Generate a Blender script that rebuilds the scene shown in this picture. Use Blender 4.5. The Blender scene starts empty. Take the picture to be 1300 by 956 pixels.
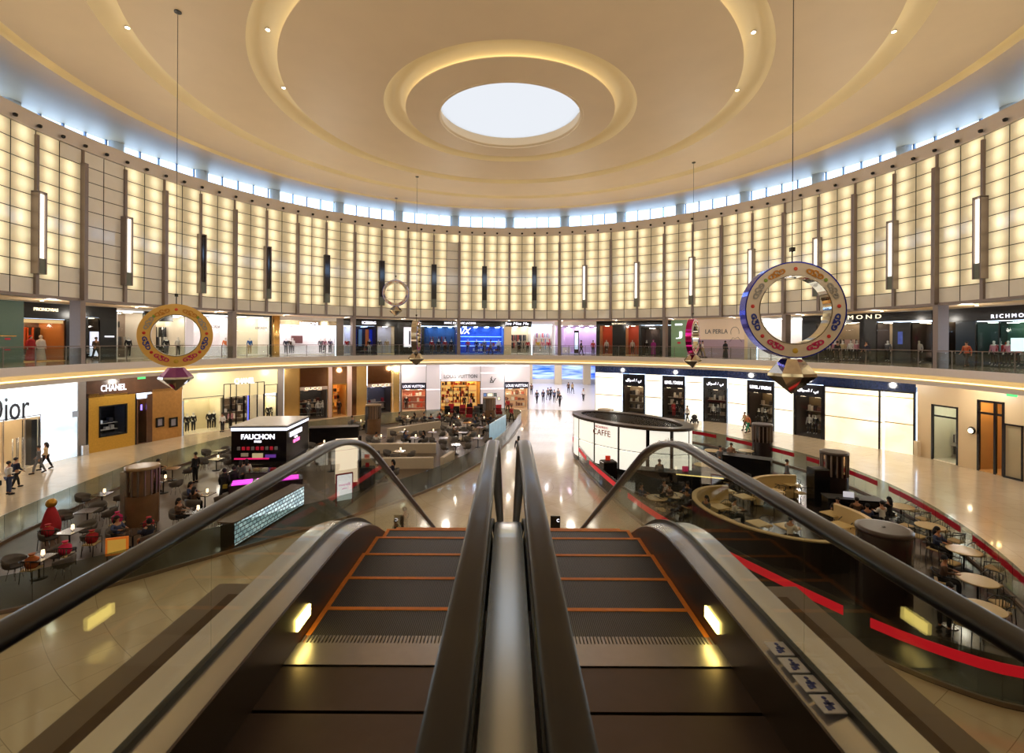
import bpy, math, random
from mathutils import Matrix, Vector
random.seed(7)
S = bpy.context.scene
COL = S.collection
PI = math.pi
sin, cos, R_ = math.sin, math.cos, math.radians
# ------------------------------------------------------------ camera
EYE = 8.4            # eye height above the ground floor, upper floor at 6.8
FPX, CX, CY, ROLL = 612.0, 646.3, 433.0, 0.0052
cam_d = bpy.data.cameras.new('camera'); cam = bpy.data.objects.new('camera', cam_d); COL.objects.link(cam)
cam.matrix_world = Matrix.Translation((0, 0, EYE)) @ Matrix.Rotation(PI/2, 4, 'X') @ Matrix.Rotation(ROLL, 4, 'Z')
cam_d.sensor_width = 36; cam_d.lens = FPX/1300*36
cam_d.shift_x = (650-CX)/1300; cam_d.shift_y = -(478-CY)/1300
cam_d.clip_start = .05; cam_d.clip_end = 400
cam_d.dof.use_dof = True; cam_d.dof.focus_distance = 30; cam_d.dof.aperture_fstop = 4.0
S.camera = cam
# ------------------------------------------------------------ world, exposure
W = bpy.data.worlds.new('world'); S.world = W; W.use_nodes = True
nt = W.node_tree; bg = nt.nodes['Background']
bg.inputs[0].default_value = (0.62, 0.78, 1.0, 1); bg.inputs[1].default_value = 5.0
S.view_settings.view_transform = 'Standard'; S.view_settings.look = 'None'
S.view_settings.gamma = 1; S.view_settings.use_curve_mapping = False
S.view_settings.exposure = 0.12
# daylight coming down the round skylight and in at the clerestory
def area(name, loc, rot, sx, sy, power, col, shape='RECTANGLE'):
    d = bpy.data.lights.new(name, 'AREA'); d.shape = shape; d.size = sx
    if shape in ('RECTANGLE', 'ELLIPSE'): d.size_y = sy
    d.energy = power; d.color = col
    o = bpy.data.objects.new(name, d); o.location = loc; o.rotation_euler = rot; COL.objects.link(o); return o
# added fill spots without fixtures, hung before the wall to brighten the saucer ceiling
for i in range(12):
    a_ = R_(15+30*i); d_ = bpy.data.lights.new('fill_uplight', 'SPOT'); d_.energy = 1120; d_.spot_size = R_(120); d_.spot_blend = 1; d_.color = (1, .91, .79); d_.shadow_soft_size = .4
    o_ = bpy.data.objects.new('fill_uplight', d_); o_.location = (27.2*sin(a_), 28+27.2*cos(a_), EYE+4.0)
    o_.rotation_euler = (Vector((0, 28, EYE+18))-o_.location).to_track_quat('-Z', 'Y').to_euler(); COL.objects.link(o_)
# ------------------------------------------------------------ colours and materials
def lin(c):
    out = []
    for v in c[:3]:
        v = v/255
        out.append(v/12.92 if v <= .04045 else ((v+.055)/1.055)**2.4)
    return out
MATS = {}
def M(name, col, rough=.5, metal=0., var=.10, scale=6., emit=0., ecol=None, spec=.5, bump=0., coat=0.):
    """procedural principled material: base colour broken up by noise"""
    if name in MATS: return MATS[name]
    m = bpy.data.materials.new(name); m.use_nodes = True; MATS[name] = m
    n = m.node_tree.nodes; l = m.node_tree.links; b = n['Principled BSDF']
    c = lin(col)
    tc = n.new('ShaderNodeTexCoord'); nz = n.new('ShaderNodeTexNoise'); nz.inputs['Scale'].default_value = scale
    nz.inputs['Detail'].default_value = 4
    l.new(tc.outputs['Object'], nz.inputs['Vector'])
    mx = n.new('ShaderNodeMix'); mx.data_type = 'RGBA'
    l.new(nz.outputs['Fac'], mx.inputs[0])
    mx.inputs[6].default_value = (*[max(0, v*(1-var)) for v in c], 1)
    mx.inputs[7].default_value = (*[min(1, v*(1+var)) for v in c], 1)
    l.new(mx.outputs[2], b.inputs['Base Color'])
    b.inputs['Roughness'].default_value = rough; b.inputs['Metallic'].default_value = metal
    b.inputs['Specular IOR Level'].default_value = spec
    if coat: b.inputs['Coat Weight'].default_value = coat; b.inputs['Coat Roughness'].default_value = .08
    if emit:
        b.inputs['Emission Color'].default_value = (*lin(ecol or col), 1); b.inputs['Emission Strength'].default_value = emit
    if bump:
        bp = n.new('ShaderNodeBump'); bp.inputs['Strength'].default_value = bump
        l.new(nz.outputs['Fac'], bp.inputs['Height']); l.new(bp.outputs[0], b.inputs['Normal'])
    return m
def GL(name, tint, ior=1.45, rough=0.02, boost=1.0):
    """thin clear glass: tinted transparency with a mirror-like sheen at a slant"""
    if name in MATS: return MATS[name]
    m = bpy.data.materials.new(name); m.use_nodes = True; MATS[name] = m
    n = m.node_tree.nodes; l = m.node_tree.links; n.clear()
    o = n.new('ShaderNodeOutputMaterial'); t = n.new('ShaderNodeBsdfTransparent'); g = n.new('ShaderNodeBsdfGlossy')
    t.inputs[0].default_value = (*lin(tint), 1); g.inputs['Roughness'].default_value = rough
    # Schlick sheen from the angle to the surface, the same for either face
    gm = n.new('ShaderNodeNewGeometry'); dp = n.new('ShaderNodeVectorMath'); dp.operation = 'DOT_PRODUCT'
    l.new(gm.outputs['Normal'], dp.inputs[0]); l.new(gm.outputs['Incoming'], dp.inputs[1])
    def mm(op, a, b=None):
        x = n.new('ShaderNodeMath'); x.operation = op
        for i, v in enumerate((a, b)):
            if v is None: continue
            if isinstance(v, (int, float)): x.inputs[i].default_value = v
            else: l.new(v, x.inputs[i])
        return x.outputs[0]
    f0 = ((ior-1)/(ior+1))**2
    fr = mm('ADD', mm('MULTIPLY', mm('POWER', mm('SUBTRACT', 1, mm('ABSOLUTE', dp.outputs['Value'])), 5), 1-f0), f0)
    fm = mm('MULTIPLY', fr, boost)
    mx = n.new('ShaderNodeMixShader'); l.new(fm, mx.inputs[0])
    l.new(t.outputs[0], mx.inputs[1]); l.new(g.outputs[0], mx.inputs[2]); l.new(mx.outputs[0], o.inputs[0])
    return m
# ------------------------------------------------------------ mesh builder
class MB:
    def __init__(s): s.v = []; s.f = []; s.m = []; s.sm = []; s.uv = {}
    def add(s, vs, fs, m=0, smooth=False):
        b = len(s.v); s.v += [tuple(p) for p in vs]
        for f in fs: s.f.append([b+i for i in f]); s.m.append(m); s.sm.append(smooth)
    def box(s, x0, x1, y0, y1, z0, z1, m=0):
        s.add([(x0,y0,z0),(x1,y0,z0),(x1,y1,z0),(x0,y1,z0),(x0,y0,z1),(x1,y0,z1),(x1,y1,z1),(x0,y1,z1)],
              [(0,3,2,1),(4,5,6,7),(0,1,5,4),(1,2,6,5),(2,3,7,6),(3,0,4,7)], m); return s
    def bbox(s, x0, x1, y0, y1, z0, z1, c, m=0):
        """box with chamfered vertical edges and top"""
        P = [(x0+c,y0),(x1-c,y0),(x1,y0+c),(x1,y1-c),(x1-c,y1),(x0+c,y1),(x0,y1-c),(x0,y0+c)]
        Q = [((x-(x0+x1)/2)*(1-2*c/(x1-x0))+(x0+x1)/2, (y-(y0+y1)/2)*(1-2*c/(y1-y0))+(y0+y1)/2) for x, y in P]
        vs = [(x,y,z0) for x,y in P]+[(x,y,z1-c) for x,y in P]+[(x,y,z1) for x,y in Q]
        fs = [tuple(range(7,-1,-1)), tuple(range(16,24))]
        for k in (0,8):
            for i in range(8): fs.append((k+i, k+(i+1)%8, k+8+(i+1)%8, k+8+i))
        s.add(vs, fs, m); return s
    def prism(s, pts, z0, z1, m=0):
        n = len(pts); a = sum(pts[i][0]*pts[(i+1)%n][1]-pts[(i+1)%n][0]*pts[i][1] for i in range(n))
        if a < 0: pts = pts[::-1]
        vs = [(x,y,z0) for x,y in pts]+[(x,y,z1) for x,y in pts]
        s.add(vs, [tuple(range(n-1,-1,-1)), tuple(range(n,2*n))]+[(i,(i+1)%n,n+(i+1)%n,n+i) for i in range(n)], m); return s
    def lathe(s, prof, n=16, m=0, c=(0,0), smooth=True, cap=True):
        vs = []
        for r, z in prof:
            for i in range(n): a = 2*PI*i/n; vs.append((c[0]+r*cos(a), c[1]+r*sin(a), z))
        fs = []
        for k in range(len(prof)-1):
            for i in range(n): fs.append((k*n+i, k*n+(i+1)%n, (k+1)*n+(i+1)%n, (k+1)*n+i))
        s.add(vs, fs, m, smooth)
        if cap:
            b = len(s.v)-len(vs)
            if prof[0][0] > 1e-4: s.f.append([b+i for i in range(n-1,-1,-1)]); s.m.append(m); s.sm.append(False)
            if prof[-1][0] > 1e-4: s.f.append([b+(len(prof)-1)*n+i for i in range(n)]); s.m.append(m); s.sm.append(False)
        return s
    def tube(s, pts, r, n=8, m=0, smooth=True):
        pts = [Vector(p) for p in pts]; N = len(pts); rr = r if isinstance(r, (list, tuple)) else [r]*N
        vs = []; up = None
        for i, p in enumerate(pts):
            t = (pts[min(i+1,N-1)]-pts[max(i-1,0)]).normalized()
            if up is None: up = Vector((0,0,1)) if abs(t.z) < .9 else Vector((0,1,0))
            a = t.cross(up)
            a = a.normalized() if a.length > 1e-5 else Vector((1,0,0)); b = a.cross(t).normalized(); up = b
            for k in range(n):
                q = 2*PI*k/n; vs.append(p+a*cos(q)*rr[i]+b*sin(q)*rr[i])
        fs = []
        for i in range(N-1):
            for k in range(n): fs.append((i*n+k, i*n+(k+1)%n, (i+1)*n+(k+1)%n, (i+1)*n+k))
        fs += [tuple(range(n-1,-1,-1)), tuple((N-1)*n+k for k in range(n))]
        s.add(vs, fs, m, smooth); return s
    def ball(s, c, r, m=0, n=10, k=6, sc=(1,1,1)):
        vs = [(c[0], c[1], c[2]-r*sc[2])]
        for j in range(1,k):
            p = -PI/2+PI*j/k
            for i in range(n): q = 2*PI*i/n; vs.append((c[0]+r*sc[0]*cos(p)*cos(q), c[1]+r*sc[1]*cos(p)*sin(q), c[2]+r*sc[2]*sin(p)))
        vs.append((c[0], c[1], c[2]+r*sc[2])); L = len(vs)-1
        fs = [(0, 1+(i+1)%n, 1+i) for i in range(n)]
        for j in range(k-2):
            for i in range(n): a = 1+j*n; fs.append((a+i, a+(i+1)%n, a+n+(i+1)%n, a+n+i))
        a = 1+(k-2)*n; fs += [(a+i, a+(i+1)%n, L) for i in range(n)]
        s.add(vs, fs, m, True); return s
    def sweep(s, sec, path, m=0, smooth=False, closed=False):
        """sec: closed list of (x, dz) ; path: list of (y, z, ny, nz): the section is set square to the path in the y-z plane"""
        n = len(sec); vs = []
        for (y, z, ny, nz) in path:
            for x, d in sec: vs.append((x, y+ny*d, z+nz*d))
        fs = []
        for i in range(len(path)-1):
            for k in range(n): fs.append((i*n+k, (i+1)*n+k, (i+1)*n+(k+1)%n, i*n+(k+1)%n))
        if not closed: fs += [tuple(range(n)), tuple((len(path)-1)*n+k for k in range(n-1,-1,-1))]
        s.add(vs, fs, m, smooth); return s
    def mesh(s, name, mats):
        me = bpy.data.meshes.new(name); me.from_pydata(s.v, [], s.f)
        for x in (mats if isinstance(mats, (list, tuple)) else [mats]): me.materials.append(x)
        me.polygons.foreach_set('material_index', s.m); me.polygons.foreach_set('use_smooth', s.sm)
        me.update(); return me
    def build(s, name, mats, parent=None, loc=(0,0,0), rz=0, **kw):
        return link(name, s.mesh(name, mats), parent, loc, rz, **kw)
def link(name, me, parent=None, loc=(0,0,0), rz=0, **kw):
    o = bpy.data.objects.new(name, me); COL.objects.link(o); o.location = loc
    o.rotation_euler = rz if isinstance(rz, tuple) else (0,0,rz)
    if parent: o.parent = parent
    return tag(o, **kw)
def tag(o, label=None, cat=None, group=None, kind=None):
    if label: o['label'] = label
    if cat: o['category'] = cat
    if group: o['group'] = group
    if kind: o['kind'] = kind
    return o
def empty(name, loc=(0,0,0), rz=0, **kw):
    o = bpy.data.objects.new(name, None); COL.objects.link(o); o.location = loc; o.rotation_euler = (0,0,rz)
    o.empty_display_size = .2; return tag(o, **kw)
def copy_tree(o, parent=None):
    c = o.copy(); COL.objects.link(c)
    if parent: c.parent = parent
    for ch in list(o.children): copy_tree(ch, c)
    return c
def struct(name, mb, mats, **kw): return mb.build(name, mats, kind='structure', **kw)
TXT = {}
def text_mesh(s, h, mat, depth=.02, width=None, shear=0., bold=0.):
    key = (s, h, mat.name, depth, width, shear, bold)
    if key in TXT: return TXT[key]
    cu = bpy.data.curves.new('lettering', 'FONT'); cu.body = s; cu.extrude = depth/2; cu.align_x = 'CENTER'; cu.align_y = 'BOTTOM_BASELINE'
    cu.shear = shear; cu.offset = bold; cu.resolution_u = 3
    o = bpy.data.objects.new('lettering', cu); COL.objects.link(o); dg = bpy.context.evaluated_depsgraph_get(); dg.update()
    me = bpy.data.meshes.new_from_object(o.evaluated_get(dg)); bpy.data.objects.remove(o); bpy.data.curves.remove(cu)
    if len(me.vertices) == 0: return None
    xs = [v.co.x for v in me.vertices]; ys = [v.co.y for v in me.vertices]
    k = h/max(.01, max(ys)-min(ys)); kx = k if not width else width/max(.01, max(xs)-min(xs)); cx = (max(xs)+min(xs))/2; y0 = min(ys)
    for v in me.vertices:
        x, y, z = v.co; v.co = ((x-cx)*kx, -z if False else z*1.0, (y-y0)*k)   # stand it up, facing -y
        v.co.y = -z
    me.materials.clear(); me.materials.append(mat)
    for p in me.polygons: p.material_index = 0
    me.update(); TXT[key] = me; return me
ORD = ['zeroth','first','second','third','fourth','fifth','sixth','seventh','eighth','ninth','tenth','eleventh','twelfth','thirteenth','fourteenth','fifteenth','sixteenth','seventeenth','eighteenth','nineteenth','twentieth']
for i in range(1,10): ORD.append('twenty-'+ORD[i])
ORD.append('thirtieth')
for i in range(1,10): ORD.append('thirty-'+ORD[i])
ORD.append('fortieth')
for i in range(1,10): ORD.append('forty-'+ORD[i])
ORD.append('fiftieth')
for i in range(1,10): ORD.append('fifty-'+ORD[i])
ORD.append('sixtieth')
for i in range(1,10): ORD.append('sixty-'+ORD[i])
ORD.append('seventieth')
for i in range(1,10): ORD.append('seventy-'+ORD[i])
CEN = 28.0
def pol(az, r): return (r*sin(az), CEN+r*cos(az))       # azimuth 0 = far side of the hall, clockwise
def Z(rel): return EYE+rel
# ------------------------------------------------------------ shared materials
m_ceil = M('ceiling_plaster', (226, 202, 166), .5, var=.05, scale=.6)
m_cove = M('cove_plaster', (240, 226, 190), .5, var=.03, scale=.6)
m_strip = M('cove_led_strip', (255, 220, 130), .5, emit=2.2, ecol=(255, 230, 172))
m_lampw = M('warm_lamp', (255, 240, 210), .5, emit=14, ecol=(255, 232, 190))
m_band = M('taupe_metal', (222, 212, 206), .42, metal=.3, var=.04)
m_bronze = M('bronze_metal', (140, 126, 120), .38, metal=.55, var=.06)
m_dkbronze = M('dark_bronze', (54, 46, 46), .4, metal=.4, var=.08)
m_black = M('black_lacquer', (18, 16, 20), .18, var=.2)
m_blackm = M('black_matt', (24, 22, 26), .5, var=.2)
m_steel = M('brushed_steel', (214, 214, 220), .22, metal=.95, var=.05, scale=3)
m_dsteel = M('dark_brushed_steel', (92, 84, 84), .3, metal=.9, var=.08, scale=3)
m_white = M('white_paint', (236, 232, 228), .4, var=.02)
m_cream = M('cream_paint', (226, 208, 176), .5, var=.04)
m_pier = M('grey_pier', (128, 118, 112), .45, var=.05)
m_winpier = M('window_pier_plaster', (228, 236, 246), .5, var=.03)
g_clear = GL('clear_glass', (236, 242, 240))
g_esc = GL('balustrade_glass', (238, 240, 234), boost=1.0)
g_shop = GL('shop_glass', (244, 246, 246), ior=1.3)
g_dark = GL('tinted_fence_glass', (206, 212, 208))
m_gold = M('gold_metal', (196, 150, 70), .25, metal=.9, var=.1)
m_mirror = M('mirror_steel', (220, 216, 205), .04, metal=1., var=.03)
m_wood = M('brown_wood', (98, 66, 42), .4, var=.25, scale=3)
m_seam = M('dark_joint', (84, 70, 58), .6)
# ============================================================ THE HALL
def node_math(n, l, op, a, b=None, clamp=False):
    x = n.new('ShaderNodeMath'); x.operation = op; x.use_clamp = clamp
    for i, v in enumerate((a, b)):
        if v is None: continue
        if isinstance(v, (int, float)): x.inputs[i].default_value = v
        else: l.new(v, x.inputs[i])
    return x.outputs[0]
def floor_mat(name, c1, c2, rough, joint=(120, 98, 70), ring=1.3):
    """polished marble laid in concentric courses about the middle of the hall"""
    m = bpy.data.materials.new(name); m.use_nodes = True; MATS[name] = m
    n = m.node_tree.nodes; l = m.node_tree.links; b = n['Principled BSDF']
    g = n.new('ShaderNodeNewGeometry'); sp = n.new('ShaderNodeSeparateXYZ'); l.new(g.outputs['Position'], sp.inputs[0])
    x = sp.outputs[0]; y = node_math(n, l, 'SUBTRACT', sp.outputs[1], CEN)
    r = node_math(n, l, 'SQRT', node_math(n, l, 'ADD', node_math(n, l, 'MULTIPLY', x, x), node_math(n, l, 'MULTIPLY', y, y)))
    th = node_math(n, l, 'ARCTAN2', x, y)
    rr = node_math(n, l, 'DIVIDE', r, ring); k = node_math(n, l, 'FLOOR', rr); fr = node_math(n, l, 'FRACT', rr)
    j1 = node_math(n, l, 'LESS_THAN', fr, .012)
    t2 = node_math(n, l, 'ADD', node_math(n, l, 'MULTIPLY', th, 60/PI/1.), node_math(n, l, 'MULTIPLY', k, .5))
    j2 = node_math(n, l, 'LESS_THAN', node_math(n, l, 'FRACT', t2), .014)
    j = node_math(n, l, 'MULTIPLY', node_math(n, l, 'MAXIMUM', j1, j2), .55)
    cid = n.new('ShaderNodeCombineXYZ'); l.new(k, cid.inputs[0]); l.new(node_math(n, l, 'FLOOR', t2), cid.inputs[1])
    wn = n.new('ShaderNodeTexWhiteNoise'); wn.noise_dimensions = '2D'; l.new(cid.outputs[0], wn.inputs['Vector'])
    nz = n.new('ShaderNodeTexNoise'); nz.inputs['Scale'].default_value = .9; nz.inputs['Detail'].default_value = 6
    l.new(g.outputs['Position'], nz.inputs['Vector'])
    f = node_math(n, l, 'ADD', node_math(n, l, 'MULTIPLY', wn.outputs['Value'], .35), node_math(n, l, 'MULTIPLY', nz.outputs['Fac'], .65))
    mx = n.new('ShaderNodeMix'); mx.data_type = 'RGBA'; l.new(f, mx.inputs[0])
    mx.inputs[6].default_value = (*lin(c1), 1); mx.inputs[7].default_value = (*lin(c2), 1)
    m2 = n.new('ShaderNodeMix'); m2.data_type = 'RGBA'; l.new(j, m2.inputs[0]); l.new(mx.outputs[2], m2.inputs[6])
    m2.inputs[7].default_value = (*lin(joint), 1)
    l.new(m2.outputs[2], b.inputs['Base Color']); b.inputs['Roughness'].default_value = rough
    b.inputs['Coat Weight'].default_value = .6; b.inputs['Coat Roughness'].default_value = .07
    return m
m_floor = floor_mat('polished_marble', (196, 176, 146), (214, 196, 168), .22)
m_floor2 = floor_mat('gallery_marble', (206, 190, 164), (222, 208, 184), .16)
def revolve(mb, prof, m=0, a0=-PI, a1=PI, n=180, smooth=True, closed=False):
    full = abs(a1-a0-2*PI) < 1e-6; K = n if full else n+1; vs = []
    for i in range(K):
        a = a0+(a1-a0)*i/n
        for r, z in prof: x, y = pol(a, r); vs.append((x, y, z))
    P = len(prof); fs = []
    for i in range(n):
        i2 = (i+1) % K
        for k in range(P if closed else P-1):
            k2 = (k+1) % P; fs.append((i*P+k, i*P+k2, i2*P+k2, i2*P+k))
    if not full and closed: fs += [tuple(range(P)), tuple((K-1)*P+k for k in range(P-1,-1,-1))]
    mb.add(vs, fs, m, smooth); return mb
# ground floor
mb = MB(); mb.box(-60, 60, -12, 105, -.3, 0); struct('floor', mb, m_floor)
# ---- ceiling: a shallow saucer with four concentric coves
def ch(r): return Z(12.84+(r-4.07)*0.0755) if r < 24.8 else Z(14.40+(r-24.8)*0.143)
prof = [(4.07, Z(13.6)), (4.07, ch(4.07)-.02), (4.2, ch(4.2)-.02), (4.22, ch(4.22))]
ceil_mb = MB()
def disc(r0, r1):
    n = max(2, int((r1-r0)/1.0)); revolve(ceil_mb, [(r0+(r1-r0)*i/n, ch(r0+(r1-r0)*i/n)) for i in range(n+1)], 0)
revolve(ceil_mb, prof, 0, smooth=False)
COVES = [(5.94, 7.12, .42), (12.2, 13.5, .45), (18.15, 19.35, .42), (23.9, 24.74, .34)]
last = 4.22
strip_rings = []
for (a, b, d) in COVES:
    disc(last, a); za, zb = ch(a), ch(b)
    revolve(ceil_mb, [(a, za), (a, za+.05), (a-.22, za+.05), (a-.22, za+.1)], 0, smooth=False)
    pts = []
    for i in range(15):
        t = i/14; q = PI*t
        pts.append((a-.22+(b-a+.22)*t, za+.1+(zb-za-.1)*t+d*(sin(q)**.75)))
    revolve(ceil_mb, pts, 1)
    strip_rings.append((a, za)); last = b
disc(last, 33.4)
ceil = struct('ceiling', ceil_mb, [m_ceil, m_cove])
for i, (a, za) in enumerate(strip_rings):
    mb = MB(); revolve(mb, [(a-.19, za+.055), (a-.08, za+.055), (a-.08, za+.085), (a-.19, za+.085)], 0, closed=True)
    mb.build('cove_light', m_strip, label='warm light strip lying in the %s ring cove out from the skylight' % ORD[i+1], cat='cove light', group='ring cove light strips')
# skylight
sk = empty('skylight', (0, CEN, Z(13.0)), label='round white skylight in the middle of the ceiling', cat='skylight', kind='structure'); sk.name = 'window_1'
m_sky = bpy.data.materials.new('opal_skylight_glass'); m_sky.use_nodes = True      # milky glass: the sky shows through it as an even white
n_ = m_sky.node_tree.nodes; n_.clear(); t_ = n_.new('ShaderNodeBsdfTranslucent'); t_.inputs[0].default_value = (.50, .455, .415, 1); o_ = n_.new('ShaderNodeOutputMaterial'); m_sky.node_tree.links.new(t_.outputs[0], o_.inputs[0])
mb = MB(); mb.lathe([(4.05, .50), (4.05, .54)], 72); mb.build('pane', m_sky, sk)
mb = MB(); mb.lathe([(4.0, .0), (4.07, -.12), (4.22, -.14), (4.26, -.1), (4.26, .02), (4.2, .02)], 72, cap=False); mb.build('rim', m_ceil, sk)
# downlights in the coves
dl = MB(); dl.lathe([(.10, 0), (.12, .0), (.12, .05)], 14)
dlm = dl.mesh('downlight', m_steel); dll = MB().lathe([(.09, -.012), (.09, .002)], 12).mesh('bulb', m_lampw)
def downlight(x, y, z, lab, grp):
    o = link('ceiling_downlight', dlm, None, (x, y, z), label=lab, cat='ceiling light', group=grp); link('bulb', dll, o); return o
ringn = ['inner', 'second', 'third', 'outermost']
for ri, (rr, off) in enumerate([(None, 0), (12.62, 0), (18.6, 12), (24.15, 0)]):
    if rr is None: continue
    a, b, d = COVES[ri]; t = (rr-(a-.22))/(b-a+.22); zz = ch(a)+.1+(ch(b)-ch(a)-.1)*t+d*(sin(PI*t)**.75)-.05
    k = 0
    for i in range(15):
        az = off+24*i
        if az > 180: az -= 360
        if abs(az) > 150: continue
        x, y = pol(R_(az), rr)
        if y < 2: continue
        side = 'straight ahead' if az == 0 else ('%s from the far middle on the %s' % (ORD[int(abs(az)//24)+(1 if off else 0)], 'right' if az > 0 else 'left'))
        downlight(x, y, zz, 'small round downlight in the %s ring cove, %s' % (ringn[ri], side), 'downlights in the ring coves')
        if ri >= 2 and abs(az) < 130:
            d_ = bpy.data.lights.new('downlight_beam', 'SPOT'); d_.energy = 260; d_.spot_size = R_(85); d_.spot_blend = .8; d_.color = (1, .93, .82); d_.shadow_soft_size = .15
            o = bpy.data.objects.new('downlight_beam', d_); o.location = (x, y, zz-.1); COL.objects.link(o)
# ---- clerestory behind the parapet
N12 = range(-12, 13)
mb = MB(); revolve(mb, [(33.0, Z(12.4)), (33.0, Z(13.75)), (33.4, Z(13.75)), (33.4, Z(12.4))], 0, closed=True)
revolve(mb, [(27.9, Z(12.4)), (27.9, Z(12.55)), (33.2, Z(12.55)), (33.2, Z(12.4))], 0, closed=True)
struct('wall_clerestory', mb, M('clerestory_plaster', (236, 240, 246), .5, var=.03))
m_cler = GL('clerestory_glass', (235, 245, 255), ior=1.15)
wframe = MB()
for i in range(-10, 11):
    mb = MB(); revolve(mb, [(33.1, Z(13.75)), (33.1, Z(15.6)), (33.13, Z(15.6)), (33.13, Z(13.75))], 0, a0=R_(12*i+.9), a1=R_(12*i+11.1), n=6, closed=True)
    fr = MB()
    for k in range(5):
        a = 12*i+.9+10.2*k/4; p = pol(R_(a), 33.0); q = pol(R_(a), 33.2); s_ = .05
        t = Vector((cos(R_(a)), -sin(R_(a)))); P = [(p[0]-t.x*s_, p[1]-t.y*s_), (p[0]+t.x*s_, p[1]+t.y*s_), (q[0]+t.x*s_, q[1]+t.y*s_), (q[0]-t.x*s_, q[1]-t.y*s_)]
        fr.prism(P, Z(13.75), Z(15.62))
    revolve(fr, [(33.0, Z(13.75)), (33.0, Z(13.85)), (33.2, Z(13.85)), (33.2, Z(13.75))], 0, a0=R_(12*i+.9), a1=R_(12*i+11.1), n=6, closed=True)
    w = fr.build('window_%d' % (i+12), M('window_frame_grey', (120, 140, 170), .4, metal=.3), kind='structure')
    mb.build('pane', m_cler, w)
pier = MB().lathe([(.50, Z(12.5)), (.50, Z(15.75))], 20).mesh('window_pier', m_winpier)
n = 0
for i in range(-10, 12):
    n += 1; x, y = pol(R_(12*i), 32.75); o = link('trim_%d' % n, pier, None, (x, y, 0), kind='structure')
# parapet band above the panelled wall
mb = MB(); revolve(mb, [(27.45, Z(12.09)), (27.45, Z(13.03)), (27.95, Z(13.03)), (27.95, Z(12.09))], 0, closed=True, smooth=False)
struct('wall_parapet', mb, m_band)
# ---- panelled wall: translucent stone tiles lit from behind
def tile_mat():
    m = bpy.data.materials.new('backlit_stone'); m.use_nodes = True
    n = m.node_tree.nodes; l = m.node_tree.links; b = n['Principled BSDF']
    uv = n.new('ShaderNodeUVMap'); uv.uv_map = 'tile'; sp = n.new('ShaderNodeSeparateXYZ'); l.new(uv.outputs[0], sp.inputs[0])
    fu = node_math(n, l, 'FRACT', sp.outputs[0]); fv = node_math(n, l, 'FRACT', sp.outputs[1])
    ku = node_math(n, l, 'FLOOR', sp.outputs[0]); kv = node_math(n, l, 'FLOOR', sp.outputs[1])
    cid = n.new('ShaderNodeCombineXYZ'); l.new(ku, cid.inputs[0]); l.new(kv, cid.inputs[1])
    wn = n.new('ShaderNodeTexWhiteNoise'); wn.noise_dimensions = '2D'; l.new(cid.outputs[0], wn.inputs['Vector'])
    c2 = n.new('ShaderNodeCombineXYZ'); l.new(ku, c2.inputs[0]); c2.inputs[1].default_value = 77
    w2 = n.new('ShaderNodeTexWhiteNoise'); w2.noise_dimensions = '2D'; l.new(c2.outputs[0], w2.inputs['Vector'])
    # glow of the tube behind each column of tiles, off-centre by its own amount
    cu = node_math(n, l, 'ADD', node_math(n, l, 'MULTIPLY', w2.outputs['Value'], .5), .25)
    du = node_math(n, l, 'SUBTRACT', fu, cu); g1 = node_math(n, l, 'POWER', 2.718, node_math(n, l, 'MULTIPLY', node_math(n, l, 'MULTIPLY', du, du), -11))
    dv = node_math(n, l, 'SUBTRACT', fv, .55); g2 = node_math(n, l, 'POWER', 2.718, node_math(n, l, 'MULTIPLY', node_math(n, l, 'MULTIPLY', dv, dv), -2.2))
    nz = n.new('ShaderNodeTexNoise'); nz.inputs['Scale'].default_value = 1.6; nz.inputs['Detail'].default_value = 4
    g = n.new('ShaderNodeNewGeometry'); l.new(g.outputs['Position'], nz.inputs['Vector'])
    s1 = node_math(n, l, 'MULTIPLY', g1, g2)
    s2 = node_math(n, l, 'ADD', node_math(n, l, 'MULTIPLY', s1, .78), .24)
    s3 = node_math(n, l, 'MULTIPLY', s2, node_math(n, l, 'ADD', node_math(n, l, 'MULTIPLY', wn.outputs['Value'], .22), .82))
    s4 = node_math(n, l, 'MULTIPLY', s3, node_math(n, l, 'ADD', node_math(n, l, 'MULTIPLY', nz.outputs['Fac'], .35), .83))
    cr = n.new('ShaderNodeMix'); cr.data_type = 'RGBA'; l.new(s1, cr.inputs[0])
    cr.inputs[6].default_value = (*lin((238, 216, 168)), 1); cr.inputs[7].default_value = (*lin((255, 240, 192)), 1)
    l.new(cr.outputs[2], b.inputs['Emission Color']); l.new(s4, b.inputs['Emission Strength'])
    m2 = n.new('ShaderNodeMix'); m2.data_type = 'RGBA'; l.new(nz.outputs['Fac'], m2.inputs[0])
    m2.inputs[6].default_value = (*lin((190, 176, 148)), 1); m2.inputs[7].default_value = (*lin((214, 200, 170)), 1)
    l.new(m2.outputs[2], b.inputs['Base Color']); b.inputs['Roughness'].default_value = .09
    return m
m_tile = tile_mat()
m_tileoff = M('unlit_stone_tile', (246, 240, 228), .10, var=.08, scale=1.2)
WR, WZ0, WZ1 = 27.56, Z(2.56), Z(12.09)
RH = (WZ1-WZ0)/10
vs, fs, mi, uvs = [], [], [], []
unlit_cols = {}
def unlit(c, row):
    """c: tile column number clockwise from the far middle (3 degrees each)"""
    if row == 0: return True
    if c in (-5, -6+1) : return row < 9 if c == -5 else True
    if c in (-28, -27): return row < 10
    if c in (-25,): return row in (0, 1, 2, 3)
    if c in (14,) : return row == 9
    if c in (-29, 20): return row in (9, 1)
    return False
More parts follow.
